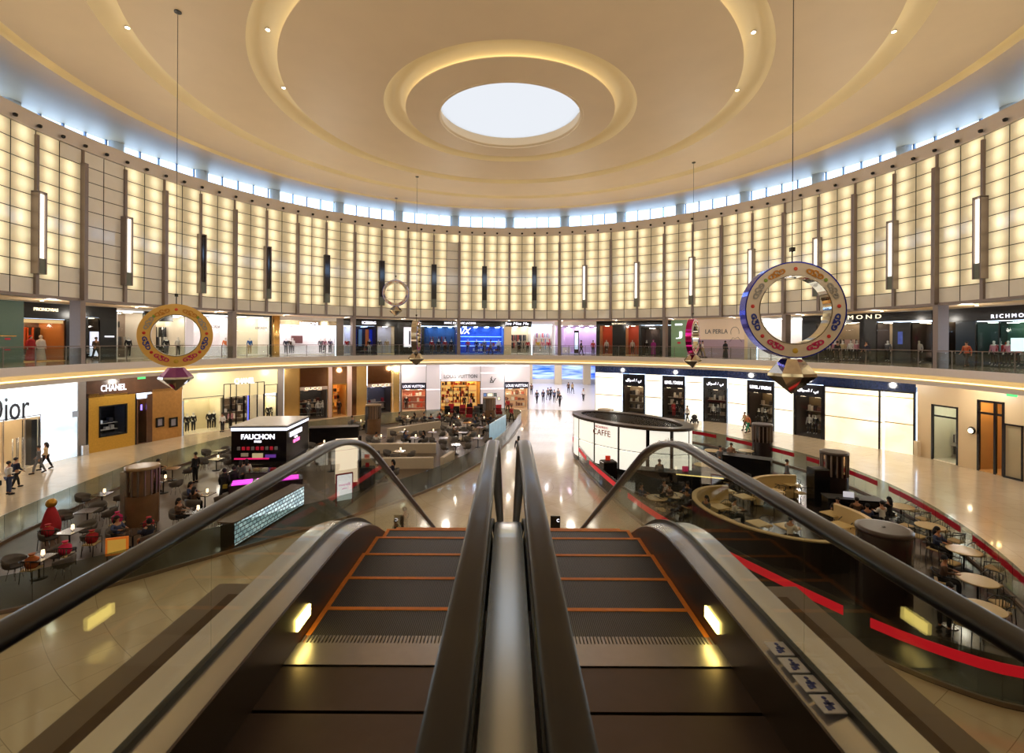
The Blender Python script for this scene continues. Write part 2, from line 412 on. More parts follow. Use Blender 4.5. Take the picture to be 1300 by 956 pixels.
mb = MB(); revolve(mb, [(WR+.06, WZ0), (WR+.06, WZ1), (WR+.4, WZ1), (WR+.4, WZ0)], 0, closed=True, n=240)
for c in range(-60, 60):
    a0, a1 = R_(3*c), R_(3*c+3)
    g_ = .028/WR
    for row in range(10):
        z0 = WZ0+RH*row+.022; z1 = WZ0+RH*(row+1)-.022
        p = pol(a0+g_, WR); q = pol(a1-g_, WR)
        mb.add([(p[0], p[1], z0), (q[0], q[1], z0), (q[0], q[1], z1), (p[0], p[1], z1)], [(0, 1, 2, 3)], 2 if unlit(c, row) else 1)
        uvs.append(((c+200, row), (c+200.999, row), (c+200.999, row+.999), (c+200, row+.999)))
me = mb.mesh('wall_upper', [m_dkbronze, m_tile, m_tileoff])
uvl = me.uv_layers.new(name='tile'); nq = len(uvs); base = len(me.polygons)-nq
for i, q in enumerate(uvs):
    p = me.polygons[base+i]
    for k, li in enumerate(p.loop_indices): uvl.data[li].uv = q[k]
link('wall_upper', me, kind='structure')
# mullions: a broad fin at each bay, a slimmer one above and below each wall lamp
fin = MB(); fin.box(-.12, .12, -.34, .1, WZ0-.1, WZ1-RH*.9); fin.box(-.06, .06, -.12, .1, WZ1-RH*.9, WZ1)
finm = fin.mesh('fin', m_bronze)
fin2 = MB(); fin2.box(-.1, .1, -.16, .1, WZ0, WZ0+RH*1.25); fin2.box(-.08, .08, -.16, .1, Z(8.5), WZ1-.25); finm2 = fin2.mesh('mid_fin', m_bronze)
def wall_at(az, r): x, y = pol(az, r); return (x, y, 0), -az
n = 30
for i in range(-15, 15):
    n += 1; l_, r_ = wall_at(R_(12*i), WR); link('trim_%d' % n, finm, None, l_, r_, kind='structure')
    n += 1; l_, r_ = wall_at(R_(12*i+6), WR); link('trim_%d' % n, finm2, None, l_, r_, kind='structure')
# bottom beam of the panelled wall
mb = MB(); revolve(mb, [(WR-.12, WZ0-.16), (WR-.12, WZ0+.02), (WR+.5, WZ0+.02), (WR+.5, WZ0-.16)], 0, closed=True, smooth=False)
struct('trim_beam', mb, m_bronze)
# wall lamps
m_lampface = M('wall_lamp_glass', (255, 250, 236), .3, emit=1.5, ecol=(255, 244, 222))
m_lampdark = M('dark_lamp_glass', (44, 38, 44), .08, var=.1)  # dark glass, set in the lamps around the far middle
m_lampfoot = M('grey_green_glass', (112, 118, 112), .15)
def wall_lamp(i, lit):
    l_, r_ = wall_at(R_(12*i+6), WR-.0)
    side = 'left' if i < 0 else 'right'; num = ORD[-i] if i < 0 else ORD[i+1]
    o = empty('wall_lamp', (l_[0], l_[1], Z(3.75)), r_, cat='wall lamp', group='tall wall lamps on the lit stone wall',
              label='tall narrow %s wall lamp, %s %s from the middle of the far wall' % ('lit' if lit else 'dark', num, 'to the '+side))
    H = 4.75; s_ = -1 if i < 0 else 1
    if abs(i) > 4 or lit:
        mb = MB(); mb.box(-.24, .24, -.02, .0, .0, H); mb.box(-.27, -.19, -.45, 0, 0, H); mb.box(.19, .27, -.45, 0, 0, H); mb.box(-.27, .27, -.45, 0, H-.05, H+.03)
        # a slanting bronze cheek fills the side of the box turned from the camera
        mb.prism([(0.02*s_, -.30), (.2*s_, -.46), (.2*s_, 0), (0.02*s_, 0)], 0.02, H-.05); mb.build('housing', m_bronze, o)
        mb = MB(); mb.box(min(-.19*s_, .02*s_), max(-.19*s_, .02*s_), -.34, -.05, .9, H-.1); mb.build('diffuser', m_lampface if lit else m_lampdark, o)
    else:
        mb = MB(); mb.box(-.27, -.24, -.4, 0, 0, H); mb.box(.24, .27, -.4, 0, 0, H); mb.box(-.27, .27, -.4, 0, H-.05, H+.03); mb.build('housing', m_dkbronze, o)
        mb = MB(); mb.box(-.24, .24, -.36, -.02, .9, H-.05); mb.build('diffuser', m_lampdark, o)
    mb = MB(); mb.box(-.26, .26, -.42, 0, 0, .9); mb.build('foot', m_lampfoot, o)
for i in range(-9, 9): wall_lamp(i, i >= 1 or i <= -7)
# little black spotlights on the parapet
spm = MB().lathe([(.05, -.06), (.11, -.02), (.12, .1), (.05, .14)], 10)
sp_me = spm.mesh('parapet_spotlight', m_black)
k = 0
for c in range(-31, 32):
    if c % 2 == 0 and False: continue
    a = R_(3*c); x, y = pol(a, WR-.24); k += 1
    d = 'in the middle of the far wall' if c == 0 else '%s from the middle, on the %s' % (ORD[abs(c)], 'right' if c > 0 else 'left')
    o = link('spotlight', sp_me, None, (x, y, Z(12.3)), label='small black spotlight above the lit stone wall, '+d, cat='spotlight', group='black spotlights along the parapet')
    # short arm into the band
# ---- upper gallery
SOFF = Z(2.50)
OPEN = R_(180-9)     # the gallery edge is open where the escalators leave it
mb = MB()
revolve(mb, [(WR+.3, SOFF), (37.5, SOFF), (37.5, SOFF+.25), (WR+.3, SOFF+.25)], 0, closed=True)
struct('ceiling_gallery', mb, M('gallery_soffit', (226, 200, 162), .5, var=.03, scale=1))
gp = [(27.25, Z(-1.6)), (27.25, Z(-2.06)), (27.55, Z(-2.10)), (27.55, Z(-2.42))]
mb = MB(); revolve(mb, [(27.25, Z(-1.6)), (27.25, Z(-2.08))], 0, -OPEN, OPEN, smooth=False)
revolve(mb, [(27.25, Z(-2.08)), (27.6, Z(-2.08))], 0, -OPEN, OPEN, smooth=False)
revolve(mb, [(27.6, Z(-2.08)), (27.62, Z(-2.25)), (27.5, Z(-2.42)), (26.95, Z(-2.46))], 1, -OPEN, OPEN)
revolve(mb, [(26.95, Z(-2.46)), (26.8, Z(-2.46)), (26.72, Z(-2.68))], 2, -OPEN, OPEN, smooth=False)
revolve(mb, [(26.72, Z(-2.68)), (27.6, Z(-2.72)), (40, Z(-2.72))], 2, -OPEN, OPEN, smooth=False)
struct('floor_gallery_edge', mb, [m_band, m_cove, M('edge_lip', (226, 216, 208), .5, var=.03)])
mb = MB(); revolve(mb, [(27.25, Z(-1.6)), (40, Z(-1.6))], 0, -PI, PI, smooth=False); struct('floor_gallery', mb, m_floor2)
mb = MB(); revolve(mb, [(27.42, Z(-2.40)), (27.30, Z(-2.42)), (27.30, Z(-2.38)), (27.42, Z(-2.36))], 0, -OPEN, OPEN, closed=True)
mb.build('cove_light', m_strip, label='warm light strip running round under the gallery edge', cat='cove light')
# gallery columns every 24 degrees
colm = MB().box(-.17, .17, -.02, .75, Z(-1.6), WZ0-.1).mesh('gallery_column', m_bronze)
for k, i in enumerate((-11, -9, -7, -5, -3, -1, 1, 3, 5, 7, 9, 11)):
    if abs(i) > 9: continue
    l_, r_ = wall_at(R_(12*i), 27.46)
    if abs(i) == 9 and False: continue
    link('gallery_column', colm, None, l_, r_, cat='column', group='bronze columns of the upper gallery',
         label='square bronze column on the upper gallery, %s from the middle on the %s' % (ORD[(abs(i)+1)//2], 'left' if i < 0 else 'right'))
# gallery railing in 24 degree lengths
def railing(i):
    a0, a1 = R_(24*i-12+.35), R_(24*i+12-.35)
    num = 'facing the camera' if i == 0 else '%s length from the middle on the %s' % (ORD[abs(i)], 'left' if i < 0 else 'right')
    x, y = pol(R_(24*i), 27.35)
    o = empty('glass_railing', (x, y, Z(-1.6)), cat='railing', group='glass railing round the upper gallery', label='glass gallery railing with slim metal handrail, '+num)
    def off(mb):
        mb.v = [(p[0]-x, p[1]-y, p[2]-Z(-1.6)) for p in mb.v]; return mb
    mb = MB(); revolve(mb, [(27.36, Z(-1.6)), (27.36, Z(-.58)), (27.375, Z(-.58)), (27.375, Z(-1.6))], 0, a0, a1, 12, closed=True); off(mb).build('glass_panel', g_clear, o)
    mb = MB(); revolve(mb, [(27.34, Z(-.50)), (27.40, Z(-.50)), (27.40, Z(-.45)), (27.34, Z(-.45))], 0, a0, a1, 12, closed=True); off(mb).build('handrail', m_bronze, o)
    for k in range(6):
        a = a0+(a1-a0)*(k+.5)/6; p = pol(a, 27.42)
        mb = MB(); mb.box(p[0]-x-.025, p[0]-x+.025, p[1]-y-.025, p[1]-y+.025, 0, 1.1); mb.build('post', m_bronze, o)
for i in range(-5, 6): railing(i)
# back of the hall behind the camera and outer wall shells
mb = MB(); revolve(mb, [(37.3, 0), (37.3, Z(2.5)), (37.6, Z(2.5)), (37.6, 0)], 0, R_(95), R_(265), 60, closed=True); struct('wall_back', mb, m_cream)
# ============================================================ ESCALATORS
def rail_path(off, y0=3.15, yback=-1.6, ytop=None, r0=1.7, end=17.2, top=6.8):
    """line parallel to the step line at height off: level, 30 degrees down, level. returns (y, z, ny, nz)"""
    P = [(yback, top+off, 0, 1), (y0-.8, top+off, 0, 1)]; th = PI/6; Rr = r0+off
    for i in range(13):
        a = th*i/12; P.append((y0+Rr*sin(a), top-r0+Rr*cos(a), sin(a), cos(a)))
    drop = 2*r0*(1-cos(th)); run = (top-drop)/math.tan(th)
    y1 = y0+2*r0*sin(th)+run; rl = r0-off if r0 > off else .3
    for i in range(13):
        a = th*(1-i/12); P.append((y1-(r0-off)*sin(a), r0-(r0-off)*cos(a), sin(a), cos(a)))
    P.append((end, off, 0, 1))
    return P
m_hand = M('black_handrail_rubber', (20, 16, 32), .32, var=.15, coat=.15)
m_ydot = M('orange_step_edge', (226, 132, 44), .5, var=.2, scale=30)
m_gask = M('black_gasket', (16, 14, 18), .4)
def tread_mat():
    m = bpy.data.materials.new('ribbed_step_metal'); m.use_nodes = True
    n = m.node_tree.nodes; l = m.node_tree.links; b = n['Principled BSDF']
    g = n.new('ShaderNodeNewGeometry'); sp = n.new('ShaderNodeSeparateXYZ'); l.new(g.outputs['Position'], sp.inputs[0])
    f = node_math(n, l, 'FRACT', node_math(n, l, 'MULTIPLY', sp.outputs[0], 90)); rib = node_math(n, l, 'GREATER_THAN', f, .5)
    mx = n.new('ShaderNodeMix'); mx.data_type = 'RGBA'; l.new(rib, mx.inputs[0])
    mx.inputs[6].default_value = (*lin((36, 34, 38)), 1); mx.inputs[7].default_value = (*lin((98, 94, 98)), 1)
    l.new(mx.outputs[2], b.inputs['Base Color']); b.inputs['Metallic'].default_value = .6; b.inputs['Roughness'].default_value = .45
    bp = n.new('ShaderNodeBump'); bp.inputs['Strength'].default_value = .4; l.new(rib, bp.inputs['Height']); l.new(bp.outputs[0], b.inputs['Normal'])
    return m
m_tread = tread_mat()
m_plate = M('landing_plate_metal', (92, 80, 78), .35, metal=.8, var=.1, scale=12)
m_comb = M('comb_metal', (170, 166, 172), .3, metal=.9, var=.08, scale=20)
m_skirtlamp = M('comb_lamp', (255, 244, 180), .4, emit=9, ecol=(255, 226, 120))
m_pict = M('pictogram_white', (214, 214, 226), .4); m_pictb = M('pictogram_blue', (36, 52, 140), .4)
def escalator(s):
    side = 'left' if s < 0 else 'right'
    o = empty('escalator', (0, 0, 0), cat='escalator', label='%s escalator going down from the gallery, seen from its top landing' % side, group='pair of escalators')
    xi, xo = .115*s, 1.23*s          # inner and outer handrail
    def X(a, b): return (min(a, b), max(a, b))
    for nm, xr in (('inner', xi), ('outer', xo)):
        xs = X(xr-.045, xr+.045); sec = []
        for k in range(14):
            a = 2*PI*k/14; sec.append((xr+.046*(abs(cos(a))**.6)*(1 if cos(a) > 0 else -1), -.022+.024*(abs(sin(a))**.7)*(1 if sin(a) > 0 else -1)))
        P = rail_path(.9, yback=-1.2)
        # newel return at the foot
        yb, zb = P[-1][0], .9
        for k in range(1, 11):
            a = PI*k/10; P.append((yb+.42*sin(a), zb-.42+.42*cos(a), sin(a), cos(a)))
        MB().sweep(sec, P, 0, True).build('handrail', m_hand, o)
        xg = xr+.012*s*(1 if nm == 'inner' else -1)
        # glass in lengths: a top run and panels down the incline
        Pt, Pb = rail_path(.86, yback=-1.2), rail_path(.30, yback=-1.2)
        cuts = [0, 2, 8, 14, 15, 20, 27, len(Pt)-1] if False else None
        def panel(ya, yb_):
            import bisect
            def pt(P, t):
                for i in range(len(P)-1):
                    if P[i][0] <= t <= P[i+1][0]:
                        k = (t-P[i][0])/max(1e-6, P[i+1][0]-P[i][0]); return P[i][1]+k*(P[i+1][1]-P[i][1])
                return P[-1][1]
            ts = [ya+(yb_-ya)*i/10 for i in range(11)]; vs = []
            for t in ts:
                for x in (xg-.005, xg+.005): vs += [(x, t, pt(Pb, t)), (x, t, pt(Pt, t))]
            fs = []
            for i in range(10):
                a = 4*i; fs += [(a, a+4, a+5, a+1), (a+2, a+3, a+7, a+6), (a+1, a+5, a+7, a+3), (a, a+2, a+6, a+4)]
            fs += [(0, 1, 3, 2), (40, 42, 43, 41)]
            mb = MB(); mb.add(vs, fs); mb.build('glass_panel', g_esc, o)
        ys = [-1.15, .55, 1.98, 3.2, 4.4, 6.4, 8.4, 10.4, 12.4, 14.4, 15.8, 17.1]
        for a, b in zip(ys[:-1], ys[1:]): panel(a+.006, b-.006)
        # gasket line, inner and outer decks
        MB().sweep([(xg-.014, .27), (xg+.014, .27), (xg+.014, .31), (xg-.014, .31)], rail_path(0, yback=-1.2)).build('gasket', m_gask, o)
    # deck between steps and outer glass, then outer deck
    a, b = X(xo-.018*s-.0, xo-.125*s); MB().sweep([(a, .2), (b, .2), (b, .262 if s < 0 else .285), (a, .285 if s < 0 else .262)], rail_path(0, yback=-1.2)).build('inner_deck', m_steel, o)
    a, b = X(xo-.008*s, xo+.16*s); MB().sweep([(a, .0), (b, .0), (b, .285), (a, .285)], rail_path(0, yback=-1.2)).build('outer_deck', m_steel, o)
    a, b = X(xi+.03*s, xi+.125*s); MB().sweep([(a, .2), (b, .2), (b, .27), (a, .27)], rail_path(0, yback=-1.2)).build('inner_deck', m_steel, o)
    # skirts
    for xk in (xi+.12*s, xo-.12*s):
        q = .012
        a, b = xk-q, xk+q; MB().sweep([(a, -.35), (b, -.35), (b, .255), (a, .255)], rail_path(0, yback=-1.2)).build('skirt', m_dsteel, o)
    # truss cladding under the incline
    a, b = X(.02*s, xo+.158*s)
    MB().sweep([(a, -1.0), (b, -1.0), (b, -.36), (a, -.36)], [p for p in rail_path(0, yback=.6, end=16.6) if True][:27]).build('truss_cladding', m_band, o)
    # steps
    x0, x1 = X(xi+.135*s, xo-.135*s)
    zs = [0, 0, -.004, -.03, -.11, -.24]
    step = MB(); step.box(x0, x1, -.37, 0, -.18, -.012)
    # ribbed tread with orange borders at the rear and sides
    e = .03; sb = MB(); sb.box(x0+e, x1-e, -.366, -.03, -.012, 0)
    so = MB(); so.box(x0, x0+e, -.37, 0, -.012, .003); so.box(x1-e, x1, -.37, 0, -.012, .003); so.box(x0+e, x1-e, -.032, 0, -.012, .003)
    me1, me2, me3 = step.mesh('step', m_dsteel), sb.mesh('tread', m_tread), so.mesh('step_border', m_ydot)
    z, y, k = 6.8, 2.89, 0
    while z > .05 and k < 40:
        d = zs[k] if k < len(zs) else zs[-1]-.2136*(k-len(zs)+1)
        z = 6.8+d; z = max(z, -.0)
        if z <= .0: break
        st = link('step', me1, o, (0, y, z)); link('tread', me2, st); link('step_border', me3, st)
        y += .37; k += 1
    # comb, landing plate, lamps
    MB().box(x0-.1, x1+.1, 2.36, 2.53, 6.7, 6.812).build('comb_plate', m_comb, o)
    mb = MB()
    nt_ = 44
    for i in range(nt_):
        x = x0+(x1-x0)*(i+.5)/nt_; mb.box(x-.006, x+.006, 2.53, 2.60, 6.79, 6.808)
    mb.build('comb_teeth', m_comb, o)
    mb = MB(); mb.bbox(x0-.1, x1+.1, -.9, 2.06, 6.7, 6.806, .004); mb.build('landing_plate', m_plate, o)
    MB().box(x0-.1, x1+.1, 2.075, 2.352, 6.7, 6.806).build('landing_plate', m_plate, o)
    xl = xo-.132*s
    for xx, w in ((xo-.132*s, -1), (xi+.132*s, 1)):
        mb = MB(); a, b = X(xx, xx+.012*s*w); mb.box(a, b, 2.50, 2.66, 6.885, 6.945); mb.build('comb_lamp', m_skirtlamp, o)
    # foot landing
    MB().box(x0-.1, x1+.1, 15.9, 17.9, 0.0, .012).build('landing_plate', m_plate, o)
    if s > 0:
        for k in range(4):
            y = 1.75+k*.105
            sg = MB().bbox(-.042, .042, -.046, .046, 0, .004, .002).build('pictogram', m_pict, o, (xo-.066, y, 6.8+.287))
            mb = MB(); mb.box(-.005, .009, -.028, .014, .004, .006); mb.box(-.015, .02, -.008, .003, .004, .006); mb.ball((.002, .026, .005), .009, sc=(1, 1, .1)); mb.box(-.02, -.007, -.034, -.014, .004, .006); mb.build('figure', m_pictb, sg)
    return o
escalator(-1); escalator(1)
# deck between the two escalators
mb = MB().sweep([(-.098, .2), (.098, .2), (.098, .284), (-.098, .284)], rail_path(0, yback=-1.2))
mb.build('middle_deck', M('satin_deck_steel', (196, 202, 204), .2, metal=.9, var=.04, scale=2), label='polished metal deck filling the gap between the two escalators', cat='metal deck')
# landing floor flanking the escalators
m_stone = M('taupe_stone', (128, 108, 92), .3, var=.12, scale=3)
m_carpet = M('brown_mat', (92, 66, 44), .7, var=.2, scale=60)
for s in (-1, 1):
    a, b = sorted((1.395*s, 1.89*s)); mb = MB(); mb.box(a, b, -2, 3.16, 6.3, 6.8); o = struct('floor_landing_%s' % ('left' if s < 0 else 'right'), mb, m_stone)
    a2, b2 = sorted((1.42*s, 1.75*s)); MB().box(a2, b2, -2, 3.02, 6.8, 6.806).build('trim_%d' % (200+s), m_carpet, o)
mb = MB(); mb.box(-1.39, 1.39, -6, -.9, 6.4, 6.8); mb.box(-9, -1.89, -6, .55, 6.4, 6.795); mb.box(1.89, 9, -6, .55, 6.4, 6.795); struct('floor_landing', mb, m_floor2)
# ============================================================ SHOPS
def kx(px): return (px-CX)/FPX
def unroll(px, py): return py-ROLL*(px-CX)
def hit(px, R):
    k = kx(px); A = 1+k*k; q = 56*56-4*A*(784-R*R); d = (56+math.sqrt(q))/(2*A); return Vector((k*d, d))
def ground(px, py, h=0.0):
    """point at height h above the ground floor seen at px, py"""
    d = FPX*(EYE-h)/(unroll(px, py)-CY); return (kx(px)*d, d)
class Fac:
    def __init__(s, a, b, R, z0, z1):
        s.p0, s.p1 = hit(a, R), hit(b, R); e = s.p1-s.p0; s.w = e.length; s.e = e/s.w; s.n = Vector((-s.e.y, s.e.x))
        s.rz = math.atan2(s.e.y, s.e.x); s.z0, s.z1 = z0, z1; s.a, s.b = a, b
    def lx(s, px):
        k = kx(px)   # p0 + t e on the ray x = k y
        t = (k*s.p0.y-s.p0.x)/(s.e.x-k*s.e.y); return t
    def lz(s, px, py):
        if py is None: return s.z1-s.z0
        t = s.lx(px); y = s.p0.y+t*s.e.y; return EYE-(unroll(px, py)-CY)/FPX*y-s.z0
    def world(s, px, y, z=0): t = s.lx(px); p = s.p0+s.e*t+s.n*y; return (p.x, p.y, s.z0+z)
    def root(s, name, label, cat='shop', group=None):
        s.o = empty(name, (s.p0.x, s.p0.y, s.z0), s.rz, label=label, cat=cat, group=group); return s.o
    def rect(s, a, b, t, bt, mat, name='panel', y0=0., y1=.15):
        m_ = (a+b)/2; z1 = s.lz(m_, t) if t is not None else s.z1-s.z0
        z0 = s.lz(m_, bt) if bt is not None else 0
        MB().box(s.lx(a), s.lx(b), y0, y1, max(0, z0), min(z1, s.z1-s.z0)).build(name, mat, s.o)
    def room(s, a, b, t, mats, depth=2.2, lamp=3., lampc=(255, 226, 180), bt=None, gl=True, floor=None):
        """a shop window: recessed room with back, sides, ceiling with a lamp, floor, and a pane"""
        x0, x1 = s.lx(a), s.lx(b); m_ = (a+b)/2; z1 = min(s.lz(m_, t), s.z1-s.z0); z0 = 0 if bt is None else max(0, s.lz(m_, bt))
        mb = MB(); w_ = .05
        mb.box(x0, x1, depth, depth+w_, z0, z1, 0); mb.box(x0, x0+w_, .15, depth, z0, z1, 1); mb.box(x1-w_, x1, .15, depth, z0, z1, 1)
        mb.box(x0, x1, .15, depth, z1-w_, z1, 1); mb.box(x0, x1, .02, depth, z0, z0+.06, 2)
        mb.build('display_room', [mats[0], mats[1], floor or mats[1]], s.o)
        lm = M('shop_lamp_%d_%d_%d_%d' % (*lampc, int(lamp*10)), lampc, .5, emit=lamp*6, ecol=lampc)
        q = MB(); n = max(1, int((x1-x0)/1.2))
        for i in range(n):
            c = x0+(x1-x0)*(i+.5)/n; q.box(c-.22, c+.22, .35, .75, z1-w_-.03, z1-w_)
            if depth > 1.6: q.box(c-.22, c+.22, depth-.7, depth-.3, z1-w_-.03, z1-w_)
        q.build('ceiling_lamp', lm, s.o)
        if gl: MB().box(x0+.02, x1-.02, .06, .075, z0+.06, z1-.02).build('window_pane', g_shop, s.o)
    def frame(s, a, b, t, bt, mat, w=.07, name='frame', y0=-.03, y1=.1, mid=()):
        x0, x1 = s.lx(a), s.lx(b); m_ = (a+b)/2; z1 = min(s.lz(m_, t), s.z1-s.z0); z0 = 0 if bt is None else max(0, s.lz(m_, bt))
        mb = MB(); mb.box(x0, x0+w, y0, y1, z0, z1); mb.box(x1-w, x1, y0, y1, z0, z1); mb.box(x0, x1, y0, y1, z1-w, z1)
        if bt is not None: mb.box(x0, x1, y0, y1, z0, z0+w)
        for f in mid:
            if isinstance(f, tuple): zz = z0+(z1-z0)*f[0]; mb.box(x0, x1, y0, y1, zz-w/2, zz+w/2)
            else: xx = x0+(x1-x0)*f; mb.box(xx-w/2, xx+w/2, y0, y1, z0, z1)
        mb.build(name, mat, s.o)
    def sign(s, a, b, t, bt, text, mat, y=-.05, shear=0., name='lettering', bold=0.):
        m_ = (a+b)/2; z0 = s.lz(m_, bt); z1 = s.lz(m_, t); me = text_mesh(text, z1-z0, mat, .04, abs(s.lx(b)-s.lx(a)), shear, bold)
        if me: link(name, me, s.o, ((s.lx(a)+s.lx(b))/2, y, z0))
def stock(F, a, b, depth, cols, rows=3, base=.5, pitch=.62, seed=3, hang=False):
    """shelves or rails of goods against the back wall of a shop, too small and many to tell one from another"""
    rg = random.Random(seed); mb = MB(); x0, x1 = F.lx(a)+.15, F.lx(b)-.15; ms = [M('goods_%d_%d_%d' % c, c, .6, var=.2) for c in cols]
    for r in range(rows):
        z = base+r*pitch; x = x0
        while x < x1-.1:
            w_ = rg.uniform(.05, .12) if hang else rg.uniform(.12, .34); h_ = pitch*(rg.uniform(.7, .85) if hang else rg.uniform(.25, .75))
            if rg.random() < .82: mb.box(x, min(x1, x+w_), depth-.4, depth-.08, z+.03 if not hang else z+pitch-h_, z+.03+h_ if not hang else z+pitch, rg.randrange(len(ms)))
            x += w_+rg.uniform(.02, .12)
    o_ = mb.build('goods', ms, F.o, kind='stuff'); sh = MB()
    for r in range(rows): z = base+r*pitch; sh.box(x0-.1, x1+.1, depth-.45, depth-.02, z-.02, z+.02)
    sh.build('shelves', M('pale_shelf', (200, 186, 170), .4), F.o)
def rm(col, rough=.5): return M('room_%d_%d_%d' % col, col, rough, var=.06, scale=2)
m_signw = M('lit_white_letters', (255, 255, 255), .5, emit=1.8, ecol=(240, 238, 255))
m_signy = M('lit_warm_letters', (255, 240, 210), .5, emit=1.3, ecol=(255, 236, 200))
m_signb = M('dark_letters', (24, 26, 40), .4)
m_signg = M('grey_letters', (98, 94, 98), .4)
m_lightbox = M('white_light_panel', (255, 253, 244), .3, emit=.8, ecol=(255, 250, 232), var=.03)
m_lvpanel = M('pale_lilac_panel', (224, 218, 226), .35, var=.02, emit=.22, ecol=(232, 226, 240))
m_lvline = M('white_light_line', (250, 246, 255), .4, emit=1.3, ecol=(244, 240, 255))
def backlit(name, c1, c2, e, sx, sy, rough=.2):
    m = bpy.data.materials.new(name); m.use_nodes = True; MATS[name] = m
    n = m.node_tree.nodes; l = m.node_tree.links; b = n['Principled BSDF']
    tc = n.new('ShaderNodeTexCoord'); mp = n.new('ShaderNodeMapping'); mp.inputs['Scale'].default_value = (sx, 1, sy); l.new(tc.outputs['Object'], mp.inputs[0])
    nz = n.new('ShaderNodeTexNoise'); nz.inputs['Scale'].default_value = 1; nz.inputs['Detail'].default_value = 3; l.new(mp.outputs[0], nz.inputs['Vector'])
    r = n.new('ShaderNodeValToRGB'); r.color_ramp.elements[0].position = .35; r.color_ramp.elements[1].position = .68
    r.color_ramp.elements[0].color = (*lin(c1), 1); r.color_ramp.elements[1].color = (*lin(c2), 1)
    l.new(nz.outputs['Fac'], r.inputs[0]); l.new(r.outputs[0], b.inputs['Base Color']); l.new(r.outputs[0], b.inputs['Emission Color'])
    b.inputs['Emission Strength'].default_value = e; b.inputs['Roughness'].default_value = rough; return m
m_dior = backlit('pale_blue_lit_mosaic', (196, 220, 236), (250, 252, 255), .82, .35, .7)
m_onyx = backlit('white_lit_marble', (252, 236, 196), (255, 252, 240), .78, .5, .6)
GZ1 = 8.4-2.73; UZ0 = 6.8; UZ1 = Z(2.5)-.01
GR, UR = 31.6, 33.0
# ---------------------------------------------- ground floor, left to right
f = Fac(-60, 100, GR, 0, GZ1); f.root('shopfront', 'pale blue glowing shopfront with dark serif letters at the left edge')
f.rect(-60, 100, None, 533, m_dior); f.rect(52, 100, 533, None, m_dior); f.rect(-60, -50, 533, None, m_dior)
f.room(-50, 52, 533, [rm((226, 206, 176)), rm((236, 222, 200))], 3, 2.5)
MB().box(f.lx(44), f.lx(52), .2, .9, 0, f.lz(48, 533)).build('door', m_blackm, f.o)
f.frame(-50, 52, 533, None, m_steel, .05, 'door_frame', mid=(.5, .78)); f.sign(-16, 37, 503, 534, 'Dior', m_signb)
for a in (5, 22, 29):
    MB().tube([(f.lx(a), .3, .05), (f.lx(a), .3, 2.0), (f.lx(a+5), .3, 2.0), (f.lx(a+5), .3, .05)], .03).build('clothes_rail', m_steel, f.o)
f = Fac(100, 110, GR-.1, 0, GZ1); f.root('wall_pier', 'grey wall pier right of the pale blue glowing shopfront', 'pier'); f.rect(100, 109.5, None, None, m_pier, 'shaft', 0, .6); f.rect(102, 109.5, 565, None, m_steel, 'steel_foot', -.3, 0)
f = Fac(110, 232, GR, 0, GZ1); f.root('shopfront', 'black and gold jewellery shopfront with a square dark window and lit name')
m_goldtile = M('gold_mosaic', (188, 142, 52), .32, metal=.6, var=.28, scale=9, emit=.06, ecol=(200, 150, 60))
m_bwood = M('dark_striped_wood', (84, 54, 34), .22, var=.4, scale=2.5)
f.rect(110, 232, None, 500, m_bwood); f.rect(110, 113, 500, None, m_black)
f.rect(113, 126, 500, None, m_goldtile); f.rect(126, 162, 500, 514, m_goldtile); f.rect(126, 162, 553, None, m_goldtile); f.rect(162, 172, 500, None, m_goldtile)
f.room(126, 162, 514, [m_black, rm((30, 32, 44))], 1.4, 1.6, (220, 230, 255), bt=553); f.frame(126, 162, 514, 553, m_black, .1)
for i in range(26): pass
MB().box(f.lx(127), f.lx(131), .3, .4, f.lz(129, 551), f.lz(129, 527)).build('light_box', M('blue_lightbox', (220, 230, 255), .4, emit=2.2, ecol=(190, 205, 255)), f.o)
stock(f, 132, 160, 1.3, [(240,240,244),(40,40,50),(200,190,180)], 2, 1.4, .5); f.sign(128, 160, 488, 496, 'CHANEL', m_signw)
f.rect(172, 174, 500, None, m_black); f.room(174, 188, 506, [m_bwood, m_bwood], 1.6, 1.5); f.frame(174, 188, 506, None, m_bwood, .1); f.rect(188, 194, 500, None, m_bwood)
for p in (178, 183.5): MB().box(f.lx(p-.8), f.lx(p+.8), .3, .36, f.lz(p, 521), f.lz(p, 514)).build('blue_lamp', M('violet_lamp', (150, 120, 255), .4, emit=3, ecol=(130, 110, 255)), f.o)
m_bronzemesh = M('gold_brown_mesh_panel', (166, 118, 58), .35, metal=.5, var=.3, scale=4, emit=.05)
f.rect(194, 231.5, 493, None, m_bronzemesh)
for p in (203, 220): f.frame(p-5, p+5, 530, 542, m_black, .12, 'vitrine', -.12, .02); f.rect(p-4, p+4, 531, 541, M('vitrine_back', (120, 110, 110), .3, emit=.25), 'vitrine_back', -.03, 0)
f = Fac(232, 353, GR, 0, GZ1); f.root('shopfront', 'cream boutique shopfront with thin black lines, tall doors and lit name')
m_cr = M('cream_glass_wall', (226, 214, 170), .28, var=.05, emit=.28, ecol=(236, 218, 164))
cr1 = rm((236, 224, 190)); cr2 = rm((240, 230, 204))
f.rect(232, 353, None, 497, m_cr); f.room(233, 282, 504, [cr1, cr2], 2.2, 3.2, (255, 240, 205)); f.rect(232, 353, 497, 504, m_cr)
f.room(284, 336, 500, [rm((120, 104, 84)), cr2], 3.4, 3.2, (255, 236, 205)); f.room(337, 352, 503, [cr1, cr2], 2, 4, (255, 244, 220))
